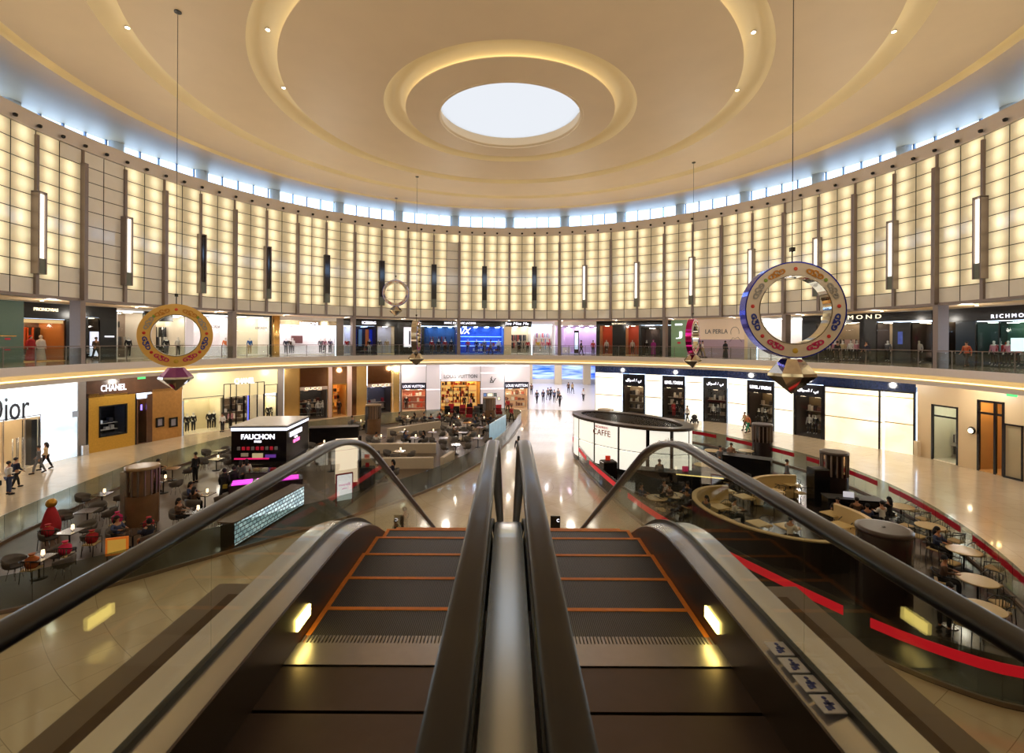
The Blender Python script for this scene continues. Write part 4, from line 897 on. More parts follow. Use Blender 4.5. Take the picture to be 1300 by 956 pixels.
# ============================================================ FIGURES
def skin(J, edges, root, sub=1):
    names = list(J); me = bpy.data.meshes.new('figure'); me.from_pydata([J[k][0] for k in names], [(names.index(a), names.index(b)) for a, b in edges], [])
    o = bpy.data.objects.new('figure', me); COL.objects.link(o); md = o.modifiers.new('skin', 'SKIN'); md.use_smooth_shade = True
    sv = me.skin_vertices[0].data if me.skin_vertices else None
    if sv is None:
        bm_l = me.skin_vertices; me.attributes.new('skin_vertex', 'FLOAT', 'POINT')
    for i, k in enumerate(names):
        r = J[k][1]; sv[i].radius = r if isinstance(r, tuple) else (r, r); sv[i].use_root = (k == root)
    if sub: s_ = o.modifiers.new('sub', 'SUBSURF'); s_.levels = sub
    dg = bpy.context.evaluated_depsgraph_get(); dg.update(); out = bpy.data.meshes.new_from_object(o.evaluated_get(dg))
    bpy.data.objects.remove(o); bpy.data.meshes.remove(me)
    for p in out.polygons: p.use_smooth = True
    return out
def mirror(J):
    out = {}
    for k, (p, r) in J.items():
        if k.startswith('L'): out[k] = (p, r); out['R'+k[1:]] = ((-p[0], p[1], p[2]), r)
        else: out[k] = (p, r)
    return out
m_skin = M('skin_tone', (178, 128, 98), .55, var=.05); m_skin2 = M('skin_tone_dark', (120, 82, 60), .55, var=.05); m_manq = M('mannequin_white', (232, 228, 224), .35, var=.02)
def arms_pose(kind):
    # left side joints (x > 0); the figure faces -y
    if kind == 'stand': L = dict(Lel=(.235, .03, 1.13), Lwr=(.245, -.05, .89)); Rr = None
    elif kind == 'walk': L = dict(Lel=(.225, .10, 1.14), Lwr=(.24, .08, .90)); Rr = dict(Rel=(-.225, -.02, 1.13), Rwr=(-.22, -.20, .95))
    elif kind == 'carry': L = dict(Lel=(.235, .03, 1.13), Lwr=(.245, -.05, .89)); Rr = dict(Rel=(-.225, .02, 1.14), Rwr=(-.13, -.22, 1.10))
    elif kind == 'sit': L = dict(Lel=(.24, -.08, .80), Lwr=(.15, -.33, .80)); Rr = None
    return L, Rr
def body_joints(kind):
    dz = 0 if kind != 'sit' else -.44; J = {}
    lean = -.05 if kind == 'sit' else 0
    J['pel'] = ((0, 0, .92+dz), (.135, .095)); J['wai'] = ((0, lean*.4, 1.08+dz), (.12, .09)); J['che'] = ((0, lean, 1.28+dz), (.145, .10))
    J['sho'] = ((0, lean, 1.40+dz), (.11, .08)); J['nec'] = ((0, lean-.005, 1.49+dz), .05); J['jaw'] = ((0, lean-.03, 1.56+dz), (.062, .07)); J['hea'] = ((0, lean-.01, 1.64+dz), (.075, .09)); J['top'] = ((0, lean, 1.70+dz), (.05, .06))
    J['Lsh'] = ((.17, lean, 1.39+dz), .055); J['Rsh'] = ((-.17, lean, 1.39+dz), .055)
    L, Rr = arms_pose(kind)
    if Rr is None: Rr = {'R'+k[1:]: (-v[0], v[1], v[2]) for k, v in L.items()}
    for D, s_ in ((L, 'L'), (Rr, 'R')):
        e, w = Vector(D[s_+'el']), Vector(D[s_+'wr']); J[s_+'el'] = (tuple(e), .040); J[s_+'wr'] = (tuple(w), .027)
        d = (w-e).normalized(); J[s_+'pa'] = (tuple(w+d*.07), (.034, .018))
    if kind == 'sit':
        for s_, q in (('L', 1), ('R', -1)):
            J[s_+'hi'] = ((.09*q, -.02, .49), .085); J[s_+'kn'] = ((.11*q, -.42, .50), .058); J[s_+'an'] = ((.10*q, -.40, .09), .038); J[s_+'to'] = ((.11*q, -.54, .035), .034)
    else:
        st = {'walk': .20}.get(kind, 0.)
        for s_, q in (('L', 1), ('R', -1)):
            sw = st*q
            J[s_+'hi'] = ((.09*q, 0, .87), .088); J[s_+'kn'] = ((.10*q, -sw*.75-.02, .49), .056); J[s_+'an'] = ((.10*q, -sw*1.15+(.06 if sw < 0 else 0), .085+(.05 if sw < 0 else 0)), .038); J[s_+'to'] = ((.11*q, J[s_+'an'][0][1]-.15, .035), .034)
    return J
EDG = [('pel','wai'),('wai','che'),('che','sho'),('sho','nec'),('nec','jaw'),('jaw','hea'),('hea','top'),('sho','Lsh'),('sho','Rsh')]
for q in 'LR': EDG += [(q+'sh', q+'el'), (q+'el', q+'wr'), (q+'wr', q+'pa'), ('pel', q+'hi'), (q+'hi', q+'kn'), (q+'kn', q+'an'), (q+'an', q+'to')]
PROTO = {}
def figure_meshes(kind):
    if kind in PROTO: return PROTO[kind]
    J = body_joints(kind); body = skin(J, EDG, 'pel')
    # fingers, thumb, nose, ears and eyes grown onto the body mesh
    mb = MB(); mb.v = [tuple(v.co) for v in body.vertices]; mb.f = [tuple(p.vertices) for p in body.polygons]; mb.m = [0]*len(mb.f); mb.sm = [True]*len(mb.f)
    for q in 'LR':
        w = Vector(J[q+'wr'][0]); p = Vector(J[q+'pa'][0]); d = (p-w).normalized(); s_ = 1 if q == 'L' else -1
        side = d.cross(Vector((0, 0, 1))) if abs(d.z) < .8 else Vector((0, -1, 0)); side = side.normalized(); nrm = d.cross(side).normalized()
        for i, ln in enumerate((.068, .078, .072, .055)):
            a = p+side*(.024-.016*i)+d*.0; b = a+d*ln*.5; c = b+(d*.85+nrm*s_*.4).normalized()*ln*.5
            mb.tube([a-d*.02, a+d*.012, b, c], [.009, .009, .0085, .007], 5)
        a = w+d*.03+side*.025; mb.tube([a, a+side*.025+d*.025, a+side*.03+d*.055], [.010, .009, .008], 5)
    h = Vector(J['hea'][0]); mb.ball((h.x, h.y-.092, h.z-.035), .016, n=6, k=4, sc=(.8, 1, 1.3))
    for s_ in (-1, 1): mb.ball((h.x+s_*.078, h.y+.01, h.z-.03), .02, n=6, k=4, sc=(.4, 1, 1.4)); mb.ball((h.x+s_*.03, h.y-.082, h.z-.005), .009, 1, 6, 4)
    mb.ball((h.x, h.y-.078, h.z-.075), .016, 2, 6, 4, (1.3, .5, .35))
    def layer(names, grow, ends):
        jj = {}
        for n_ in names:
            p, r = J[n_]; r = r if isinstance(r, tuple) else (r, r); jj[n_] = (p, (r[0]+grow, r[1]+grow))
        for n_, (t, frm, to, g) in ends.items():
            a, b = Vector(J[frm][0]), Vector(J[to][0]); jj[n_] = (tuple(a+(b-a)*t), g)
        ed = [(a, b) for a, b in EDG if a in jj and b in jj]
        for n_, (t, frm, to, g) in ends.items(): ed.append((frm, n_))
        return skin(jj, ed, 'pel' if 'pel' in names else names[0])
    top = layer(['pel', 'wai', 'che', 'sho', 'Lsh', 'Rsh', 'Lel', 'Rel'], .016, {'c1': (.9, 'Lel', 'Lwr', .038), 'c2': (.9, 'Rel', 'Rwr', .038), 'h1': (.25, 'pel', 'Lhi', .12), })
    bot = layer(['pel', 'Lhi', 'Rhi', 'Lkn', 'Rkn'], .014, {'c1': (.94, 'Lkn', 'Lan', .058), 'c2': (.94, 'Rkn', 'Ran', .058)})
    sh = MB()
    for q in 'LR': a = Vector(J[q+'an'][0]); t = Vector(J[q+'to'][0]); sh.tube([a+Vector((0, .05, -.035)), a+Vector((0, -.02, -.03)), t, t+Vector((0, -.05, 0))], [.045, .05, .046, .03], 8)
    hair = MB(); hair.ball((h.x, h.y+.02, h.z+.02), .098, n=12, k=8, sc=(.95, 1.0, .95))
    hl = MB(); hl.ball((h.x, h.y+.022, h.z+.02), .10, n=12, k=8, sc=(.95, 1.0, .95)); hl.tube([(h.x, h.y+.06, h.z), (h.x, h.y+.09, h.z-.12), (h.x, h.y+.10, h.z-.26)], [.08, .085, .05], 10)
    if kind == 'sit': rp = [(.30, .02), (.30, .40), (.22, .46), (.19, .75), (.21, .92), (.09, 1.03)]
    else: rp = [(.30, .02), (.27, .35), (.22, .75), (.18, 1.05), (.215, 1.33), (.18, 1.42), (.075, 1.50)]
    robe = MB(); robe.lathe(rp, 16, cap=False)
    robe.v = [(x, y*(.75)+(-.12 if kind == 'sit' and z < .5 else 0)+(h.y if kind == 'sit' else 0), z) for x, y, z in robe.v]
    for q in 'LR': robe.tube([J[q+'sh'][0], J[q+'el'][0], J[q+'wr'][0]], [.085, .075, .08], 8)
    scarf = MB(); scarf.ball((h.x, h.y+.03, h.z), .108, n=12, k=8, sc=(.95, 1.0, 1.1)); scarf.lathe([(.19, 0), (.12, .09), (.09, .15)], 12, c=(h.x, h.y+.02), cap=False)
    base = h.z-.30
    scarf.v = [(x, y, z) if i < 12*7+2 else (x, y, z+base) for i, (x, y, z) in enumerate(scarf.v)]
    P = dict(body=mb.mesh('body', [m_skin, m_black, M('lips', (150, 80, 76), .5)]), top=top, bottom=bot, shoes=sh.mesh('shoes', m_black), hair=hair.mesh('hair', m_black), long_hair=hl.mesh('hair', m_black), robe=robe.mesh('robe', m_black), scarf=scarf.mesh('scarf', m_black))
    for k in ('top', 'bottom'): P[k].materials.append(m_black)
    PROTO[kind] = P; return P
def part(me, name, parent, mat=None):
    o = link(name, me, parent)
    if mat:
        o.material_slots[0].link = 'OBJECT'; o.material_slots[0].material = mat
    return o
def cloth(c): return M('cloth_%d_%d_%d' % c, c, .8, var=.12, scale=20)
BLACK, NAVY, GREY, WHITE, BEIGE, RED, DENIM, BROWN, PINK, GREEN = (24, 22, 28), (30, 34, 60), (110, 110, 116), (226, 222, 220), (196, 170, 130), (180, 36, 50), (60, 72, 110), (84, 60, 46), (220, 150, 170), (40, 140, 110)
def person(x, y, z, rz, kind, top, bottom, label, hair=BLACK, longh=False, robe=False, group=None, sc=1.0, mann=False, dark=False, cat=None):
    P = figure_meshes(kind)
    o = empty('mannequin' if mann else 'person', (x, y, z), rz, label=label, cat=cat or ('mannequin' if mann else 'person'), group=group); o.scale = (sc, sc, sc)
    part(P['body'], 'body', o, m_manq if mann else (m_skin2 if dark else m_skin))
    if robe: part(P['robe'], 'robe', o, cloth(top)); part(P['scarf'], 'head_scarf', o, cloth(bottom)); return o
    part(P['top'], 'top', o, cloth(top)); part(P['bottom'], 'trousers', o, cloth(bottom))
    if not mann: part(P['shoes'], 'shoes', o, cloth(BLACK)); part(P['long_hair' if longh else 'hair'], 'hair', o, cloth(hair))
    return o
# ============================================================ FURNITURE
def proto_bucket():
    o = empty('bucket_chair')
    mb = MB(); vs = []; N = 14
    for j, (r, z) in enumerate(((.05, .40), (.24, .42), (.31, .47), (.34, .58), (.35, .70))):
        for i in range(N+1):
            a = R_(-20)+R_(220)*i/N; h = z+(.10*sin(a) if j == 4 else 0); vs.append((r*cos(a), r*sin(a), h))
    fs = []
    for j in range(4):
        for i in range(N): a = j*(N+1)+i; fs.append((a, a+1, a+N+2, a+N+1))
    mb.add(vs, fs, 0, True); vs2 = [(x*.93, y*.93, z+.022) for x, y, z in vs]; mb.add(vs2, [f[::-1] for f in fs], 0, True)
    L = (N+1)*5
    for i in range(N): a = 4*(N+1)+i; mb.f.append((a, a+1, L+a+1, L+a)); mb.m.append(0); mb.sm.append(False)
    mb.build('shell', M('grey_shell', (96, 90, 88), .45, var=.1), o)
    mb = MB(); mb.lathe([(.02, .41), (.27, .43), (.27, .475), (.22, .49)], 14); mb.build('seat', M('seat_pad_dark', (58, 52, 52), .8), o)
    lg = MB().tube([(0, 0, 0), (-.06, -.06, .42)], [.011, .013], 6).mesh('leg', m_steel)
    for i in range(4): link('leg', lg, o, (.22*cos(PI/4+PI/2*i), .22*sin(PI/4+PI/2*i), 0), PI/2*i)
    return o
def proto_cafe():
    """black metal armchair with beige seat pad and curved slatted back"""
    o = empty('cafe_chair'); f = m_blackm
    MB().bbox(-.22, .22, -.22, .22, .42, .47, .02).build('seat', M('beige_seat_pad', (196, 172, 126), .6), o)
    mb = MB(); mb.tube([(-.24, -.18, .66), (-.26, .05, .70), (-.20, .24, .78), (0, .29, .80), (.20, .24, .78), (.26, .05, .70), (.24, -.18, .66)], .018, 6); mb.build('arm_rail', f, o)
    for i in range(5): x = -.16+.08*i; MB().tube([(x, .22, .45), (x*1.05, .27-abs(x)*.15, .79)], .009, 5).build('back_slat', f, o)
    for sx in (-1, 1):
        MB().tube([(.21*sx, -.21, 0), (.22*sx, -.2, .44), (.24*sx, -.18, .66)], .014, 6).build('leg', f, o)
        MB().tube([(.21*sx, .24, 0), (.20*sx, .2, .44)], .014, 6).build('leg', f, o)
    return o
def proto_table(kind):
    o = empty({'square': 'square_table', 'round': 'round_table', 'beige': 'square_table'}[kind])
    if kind == 'square': MB().bbox(-.36, .36, -.36, .36, .70, .735, .015).build('tabletop', M('dark_table_top', (70, 58, 54), .12, var=.1, coat=.5), o)
    elif kind == 'beige': MB().bbox(-.36, .36, -.36, .36, .70, .74, .015).build('tabletop', M('beige_table_top', (206, 182, 130), .25, var=.06), o)
    else: MB().lathe([(.50, .70), (.52, .715), (.52, .735), (.50, .745)], 32).build('tabletop', M('beige_table_top', (206, 182, 130), .25, var=.06), o)
    MB().lathe([(.035, .02), (.03, .1), (.03, .68), (.06, .70)], 10).build('pedestal', m_blackm, o); MB().lathe([(.24, 0), (.24, .012), (.06, .03)], 20).build('foot', m_blackm, o)
    return o
def proto_lamp():
    o = empty('table_lamp'); MB().lathe([(.05, 0), (.05, .015), (.012, .02), (.012, .07)], 10).build('base', m_steel, o)
    MB().lathe([(.055, .07), (.06, .10), (.05, .24)], 12).build('shade', M('lamp_shade_glow', (255, 236, 206), .5, emit=1.7, ecol=(255, 226, 180)), o); return o
PR = dict(bucket=proto_bucket(), cafe=proto_cafe(), square=proto_table('square'), round=proto_table('round'), beige=proto_table('beige'), lamp=proto_lamp())
def place(key, x, y, z, rz, label, cat, group=None):
    o = copy_tree(PR[key]); o.location = (x, y, z); o.rotation_euler = (0, 0, rz); o['label'] = label; o['category'] = cat
    if group: o['group'] = group
    return o
def inside(p, poly):
    x, y = p; c = False
    for i in range(len(poly)):
        (x1, y1), (x2, y2) = poly[i-1], poly[i]
        if (y1 > y) != (y2 > y) and x < (x2-x1)*(y-y1)/(y2-y1)+x1: c = not c
    return c
def smooth_poly(pts, n=6):
    out = []; N = len(pts)
    for i in range(N):
        p0, p1, p2, p3 = (Vector(pts[(i+k-1) % N]) for k in range(4))
        for j in range(n):
            t = j/n; out.append(tuple(.5*((2*p1)+(-p0+p2)*t+(2*p0-5*p1+4*p2-p3)*t*t+(-p0+3*p1-3*p2+p3)*t**3)))
    return out
LZ = smooth_poly([(-15.5, 14.6), (-11, 18.9), (-5.1, 25.8), (-2.1, 32.3), (-.4, 38), (.9, 46), (1.0, 51.2), (-3.5, 52.3), (-9, 50.3), (-15, 46), (-19.8, 39.5), (-22, 31), (-21.6, 24.5), (-20.6, 19), (-19, 15)])
RZ = smooth_poly([(8.4, 15.6), (6.4, 20.8), (5.4, 26.5), (4.9, 32), (5.1, 38.5), (7.5, 43), (11.5, 43.2), (15.6, 40), (18.2, 35), (19.8, 29.5), (19.6, 24), (18, 18.6), (15.4, 13.6), (12.6, 11.0), (10.4, 12)])
def zone_fence(poly, name, label, floor_m, glass, stripe, skip=()):
    mb = MB(); mb.prism(list(poly), 0.004, .02); o = struct('floor_'+name, mb, floor_m)
    root = empty('cafe_fence', (0, 0, 0), label=label, cat='glass fence'); N = len(poly)
    cen = (sum(p[0] for p in poly)/N, sum(p[1] for p in poly)/N)
    def strip(z0, z1, th, mat, nm, sel=None, inset=0.):
        mb = MB()
        for i in range(N):
            if sel and not sel(i): continue
            if i in skip: continue
            a, b = Vector(poly[i]), Vector(poly[(i+1) % N]); d = (b-a).normalized(); q = Vector((-d.y, d.x))
            if q.dot(Vector(cen)-a) < 0: q = -q
            a2, b2 = a+q*inset, b+q*inset
            P = [tuple(a2), tuple(b2), tuple(b2+q*th), tuple(a2+q*th)]; mb.prism(P, z0, z1)
        if mb.v: mb.build(nm, mat, root)
    strip(0, .12, .16, m_stone, 'kerb'); strip(.12, 1.15, .015, glass, 'glass', inset=.07)
    if stripe: strip(.74, 1.0, .02, stripe[0], 'red_stripe', stripe[1], .045)
    return root
# ============================================================ THE TWO CAFES
m_cafloor = M('brown_cafe_floor', (92, 76, 62), .4, var=.3, scale=2.5, coat=.1)
m_cafloor2 = M('dark_cafe_floor', (52, 44, 42), .2, var=.25, scale=1.2, coat=.4)
m_red = M('red_stripe', (196, 20, 40), .4, emit=.45, ecol=(220, 20, 40))  # glow added to the stripe's own colour so its red reads brighter
zone_fence(LZ, 'cafe_left', 'long curved glass fence on a stone kerb round the left café', m_cafloor, g_dark, None)
NR = len(RZ)
zone_fence(RZ, 'cafe_right', 'curved glass fence with red stripe round the right café', m_cafloor2, g_dark, (m_red, lambda i: i % 7 not in (2,)))
FZ = .021
# totem columns
def totem(x, y, top, wood, label, h=2.62, r=.65, solid=False):
    o = empty('round_column', (x, y, FZ), 0, label=label, cat='column', group=None)
    base = m_mirror if False else (M('wood_veneer_column', (124, 92, 66), .2, var=.3, scale=2, coat=.4) if wood else M('dark_drum', (46, 36, 36), .2, var=.15))
    if solid:
        MB().lathe([(r, 0), (r, h-.1)], 28, cap=False).build('drum', base, o); MB().lathe([(r+.02, h-.14), (r+.02, h-.01), (r-.1, h)], 28).build('cap', top, o); MB().lathe([(.05, h), (.05, h+.02)], 10).build('stud', m_black, o); return o
    MB().lathe([(r, 0), (r, h*.52)], 28, cap=False).build('drum', base, o)
    MB().lathe([(r-.03, h*.52), (r-.03, h-.1)], 28, cap=False).build('glass_sleeve', GL('column_glass', (214, 196, 178)), o)
    MB().lathe([(r-.25, h*.5), (r-.25, h-.1)], 20, cap=False).build('core', m_band if wood else m_dkbronze, o)
    mb = MB()
    for i in range(16): a = 2*PI*i/16; mb.box((r-.02)*cos(a)-.03, (r-.02)*cos(a)+.03, (r-.02)*sin(a)-.03, (r-.02)*sin(a)+.03, h*.52, h-.1)
    mb.build('bars', m_bronze, o); mb = MB(); mb.lathe([(r+.02, h-.14), (r+.02, h-.01), (r-.1, h)], 28); mb.build('cap', top, o)
    if wood: MB().lathe([(r+.012, .3), (r+.012, h*.9)], 28, cap=False).v; mb = MB(); mb.box(-r*.95, -r*.55, -r*.78, -r*.62, .1, h*.93); mb.build('steel_strip', m_steel, o)
    return o
m_capw = M('tan_cap', (166, 138, 104), .3, var=.1); m_capd = M('brown_cap', (72, 58, 54), .3)
TOT = [(-16.7, 22), (-12.2, 43.5), (-2.0, 49.4), (18.0, 34.2), (17.3, 25.6), (12.0, 15.4), (8.3, 41.3)]
totem(*TOT[0], m_capw, True, 'wood and steel round column with tan top, nearest one in the left café')
totem(*TOT[1], m_capw, True, 'wood and glass round column in front of the mirrored bronze shopfront')
totem(*TOT[2], m_capw, True, 'pale round column in front of the pale lilac shopfront')
totem(*TOT[3], m_capd, False, 'dark round column near the right café fence, left of the nearer dark one')
totem(*TOT[4], m_capd, False, 'dark round column with open barred top, below the white corner panels')
totem(*TOT[5], m_capd, False, 'broad dark drum nearest the camera in the right café', 2.5, .74, True)
totem(*TOT[6], m_capw, True, 'pale round column just beyond the oval white kiosk', 2.6)
# ---- black kiosk
o = empty('kiosk', (-15.1, 30.8, FZ), R_(4), label='black glossy kiosk with white roof band and lit white name', cat='kiosk')
MB().box(-1.6, 1.6, -1.9, 1.9, 1.05, 3.0).build('upper_box', m_black, o); MB().box(-1.62, 1.62, -1.92, 1.92, 2.92, 3.12).build('light_band', M('kiosk_light_band', (230, 236, 255), .4, emit=1.2), o)
MB().box(-1.7, 1.7, -2.0, 2.0, 3.12, 3.18).build('roof_edge', m_black, o); MB().box(-1.6, 1.6, -1.9, 1.9, 3.18, 3.22).build('roof', M('kiosk_roof', (236, 236, 250), .3, var=.12, scale=2), o)
MB().box(-1.5, 1.5, -1.75, 1.8, 0, .95).build('counter', m_dkbronze, o); MB().box(-1.6, 1.6, -1.9, 1.9, .95, 1.05).build('counter_top', m_blackm, o)
for a in (-1.5, 1.35): MB().box(a, a+.12, -1.8, -1.68, 1.0, 1.1).build('bracket', m_black, o)
for (s_, h, zz, bd) in (('FAUCHON', .30, 2.42, .02), ('PARIS', .12, 2.22, .01)):
    me = text_mesh(s_, h, m_signw, .04, None, 0, bd); link('lettering', me, o, (-.05, -1.93, zz)); link('lettering', me, o, (1.63, -.4, zz), (0, 0, PI/2))
link('lettering', text_mesh('LE CAFE', .2, M('pink_lit_letters', (255, 170, 210), .4, emit=1.5, ecol=(255, 120, 190)), .04, None, 0, .01), o, (1.63, -.3, 1.95), (0, 0, PI/2))
for i in range(9):
    x = -1.15+i*.27; MB().bbox(x-.09, x+.09, -1.97, -1.9, 1.78, 1.98, .02).build('red_box', [M('red_gift', (190, 24, 50), .4, emit=.25), M('grey_tin', (150, 150, 160), .4)][1 if i in (0, 3, 6, 8) else 0], o)
MB().box(-1.4, .6, -1.98, -1.9, 1.22, 1.30).build('red_shelf', M('magenta_lit', (230, 30, 110), .4, emit=.7), o); MB().box(-.35, .25, -1.99, -1.92, 1.32, 1.58).build('menu_board', M('cream_menu', (226, 214, 170), .5, emit=.3), o)
MB().box(-1.0, -.6, -1.99, -1.92, 1.4, 1.6).build('white_packet', m_white, o); MB().box(.4, 1.0, -1.99, -1.92, 1.32, 1.5).build('violet_packet', M('violet_goods', (120, 70, 190), .4, emit=.3), o)
# lower display counter in front of it
o = empty('display_counter', (-14.0, 27.2, FZ), R_(4), label='grey display counter in front of the black kiosk, with boxes on top', cat='counter'); MB().box(-1.5, 1.7, -.45, .45, 0, 1.0).build('body', M('grey_counter', (112, 106, 112), .3), o); MB().box(-1.55, 1.75, -.5, .5, 1.0, 1.04).build('top', m_steel, o); MB().box(-1.4, 1.6, -.42, .42, 1.04, 1.25).build('glass_case', g_clear, o)
for i in range(6): MB().bbox(-1.2+i*.45, -.95+i*.45, -.2, .1, 1.045, 1.15, .01).build('box', [m_white, cloth(RED), cloth(BEIGE)][i % 3], o)
# backlit patterned bar at the fence
def led_mat():
    m = bpy.data.materials.new('backlit_lattice'); m.use_nodes = True; n = m.node_tree.nodes; l = m.node_tree.links; b = n['Principled BSDF']
    tc = n.new('ShaderNodeTexCoord'); br = n.new('ShaderNodeTexBrick'); br.inputs['Scale'].default_value = 2.0; br.inputs['Mortar Size'].default_value = .045; br.inputs['Color1'].default_value = (.75, .88, 1, 1); br.inputs['Color2'].default_value = (.30, .42, .52, 1); br.inputs['Mortar'].default_value = (.02, .03, .05, 1); br.inputs['Row Height'].default_value = .35
    mp = n.new('ShaderNodeMapping'); mp.inputs['Rotation'].default_value = (PI/2, 0, 0); l.new(tc.outputs['Object'], mp.inputs[0]); l.new(mp.outputs[0], br.inputs[0])
    l.new(br.outputs[0], b.inputs['Base Color']); l.new(br.outputs[0], b.inputs['Emission Color']); b.inputs['Emission Strength'].default_value = 1.6; return m
m_led = led_mat()
pa, pb = Vector((-11.0, 19.35)), Vector((-10.35, 24.4)); d = pb-pa
o = empty('bar_counter', (pa.x, pa.y, FZ), math.atan2(d.y, d.x), label='long bar counter with glowing white lattice front along the left café fence', cat='bar counter')
MB().box(0, d.length, 0, .6, 0, 1.0).build('body', m_dkbronze, o); MB().box(.02, d.length-.02, -.02, 0, .1, .98).build('lattice_front', m_led, o); MB().box(-.05, d.length+.05, -.06, .7, 1.0, 1.05).build('top', m_wood, o)
# light cube, stage counter and magenta lights left of centre
o = empty('light_panel', (-9.2, 27.4, FZ), R_(18), label='big cream light cube glowing beside the dark magenta-topped counter', cat='light panel'); MB().bbox(-.6, .6, -.25, .25, .35, 2.75, .01).build('panel', M('cream_light', (255, 236, 214), .4, emit=.85, ecol=(255, 228, 200), var=.03), o); MB().box(-.55, .55, -.2, .2, 0, .35).build('plinth', m_black, o)
MB().box(.68, .8, -.1, .1, 0, 2.9).build('post', m_black, o)
o = empty('display_counter', (-12.6, 25.2, FZ), R_(24), label='dark counter with glowing magenta top strips, left of the cream light cube', cat='counter'); MB().box(-1.7, 1.7, -.5, .5, 0, 1.05).build('body', M('plum_counter', (66, 46, 56), .3), o)
for i in range(3): MB().box(-1.6+i*1.1, -.7+i*1.1, -.4, .4, 1.05, 1.09).build('lit_top', M('magenta_light', (255, 90, 240), .4, emit=1.4, ecol=(240, 60, 230)), o)
o = empty('speaker_cabinet', (-7.9, 27.0, FZ), 0, label='black square cabinet on the right of the cream light cube', cat='cabinet'); MB().bbox(-.35, .35, -.3, .3, 0, 1.3, .03).build('body', m_blackm, o); MB().box(-.28, .28, -.32, -.3, .2, 1.1).build('front', m_black, o)
MB().bbox(-.10, .10, -.05, .05, 0, .22, .01).build('red_box', cloth(RED), None, (-7.9, 27.0, FZ+1.3), label='small red box on top of the black cabinet', cat='box')
# free standing sign with a red frame
gx, gy = -8.05, 24.3
gx, gy = -7.75, 24.6
o = empty('standing_sign', (-8.35, 24.55, FZ), R_(36), label='white standing sign with red frame and magenta writing', cat='sign')
MB().box(-.38, .38, -.04, .04, .25, 1.55).build('board', M('white_lit_board', (246, 244, 255), .4, emit=.9), o); mb = MB(); mb.box(-.43, -.38, -.06, .06, 0, 1.6); mb.box(.38, .43, -.06, .06, 0, 1.6); mb.box(-.43, .43, -.06, .06, 1.55, 1.6); mb.build('frame', cloth(RED), o)
link('lettering', text_mesh('morelli', .14, M('magenta_text', (210, 40, 150), .5, emit=.4), .01), o, (0, -.05, .98)); link('lettering', text_mesh('gelato', .09, M('magenta_text', (210, 40, 150), .5), .01), o, (0, -.05, .80))
# low partitions
m_part = M('pale_partition', (206, 192, 174), .4, var=.08)
for (x0, y0, x1, y1, lab) in ((-9.6, 31.2, -4.9, 31.6, 'low pale partition in front of the dark sofas, nearer of two left of the centre'), (-11.6, 35.6, -5.4, 35.9, 'low pale partition behind the nearer one, left of the centre')):
    MB().bbox(0, x1-x0, 0, .28, 0, .72, .03).build('partition', m_part, None, (x0, y0, FZ), math.atan2(y1-y0, x1-x0), label=lab, cat='partition')
MB().bbox(0, .28, 0, 2.0, 0, .72, .03).build('partition', m_part, None, (-4.5, 31.7, FZ), R_(-14), label='short pale partition turning the corner of the low wall', cat='partition')
MB().bbox(0, 5.8, 0, .3, 0, .72, .03).build('partition', m_part, None, (-10.4, 41.8, FZ), R_(47), label='long slanting pale partition running back towards the lilac shopfront', cat='partition')
o = empty('screen_panel', (-.9, 41.2, FZ), R_(76), label='tall blue-lit glass screen at the corner of the left café', cat='screen'); MB().box(-2.6, 2.6, -.03, .03, .15, 1.7).build('glass', M('pale_blue_screen', (170, 204, 226), .1, var=.4, scale=1.4, emit=.35), o); MB().box(-2.6, 2.6, -.06, .06, 0, .15).build('rail', m_steel, o)
# black counter by the mirrored shop
o = empty('bar_counter', (-14.3, 39.6, FZ), R_(12), label='black bar counter in the left café in front of the wood and glass column', cat='bar counter'); MB().bbox(-1.9, 1.9, -.5, .5, 0, 1.25, .04).build('body', m_black, o); MB().box(-1.95, 1.95, -.55, .55, 1.25, 1.3).build('top', m_blackm, o)
OBST = [(x, y, 1.5) for x, y in TOT]+[(-15.1, 30.8, 3.1), (-14, 27.2, 2.2), (-12.6, 25.2, 2.1), (-9.9, 27.6, 1.6), (-7.9, 27, .9), (-10.7, 20.3, 1.2), (-10.5, 22, 1.2), (-10.3, 23.8, 1.2), (-14.3, 39.6, 3.1), (-8.3, 24.5, 1), (-.9, 41.2, 1.2), (-.6, 43, 1.2), (-8.5, 43.6, 1.5), (-9.5, 42.5, 1.5), (-7.4, 45.2, 1.5), (-12.8, 24.3, 1.5), (-4.2, 32.6, 1.2), (-4.0, 33.7, 1.2),
        (8.1, 32.7, 4.4), (6, 35.5, 2.5), (10.3, 30, 2.6), (11.2, 21, 3.6), (5.6, 27.6, 1.2)]
for xx in (-9.6, -8.4, -7.2, -6, -4.9): OBST.append((xx, 31.4, .9))
for xx in (-11.6, -10.4, -9.2, -8, -6.8, -5.6): OBST.append((xx, 35.8, .9))
def dist_poly(p, poly):
    best = 9e9
    for i in range(len(poly)):
        a, b = Vector(poly[i-1]), Vector(poly[i]); ab = b-a; t = max(0, min(1, (Vector(p)-a).dot(ab)/max(1e-9, ab.length_squared))); best = min(best, (a+ab*t-Vector(p)).length)
    return best
def free(x, y, r, poly): return inside((x, y), poly) and dist_poly((x, y), poly) > r+.15 and all(math.hypot(x-a, y-b) > r+c-.55 for a, b, c in OBST)
random.seed(21)
SIDES = ['left', 'right', 'near', 'far']; seat_spots = []
row = 0
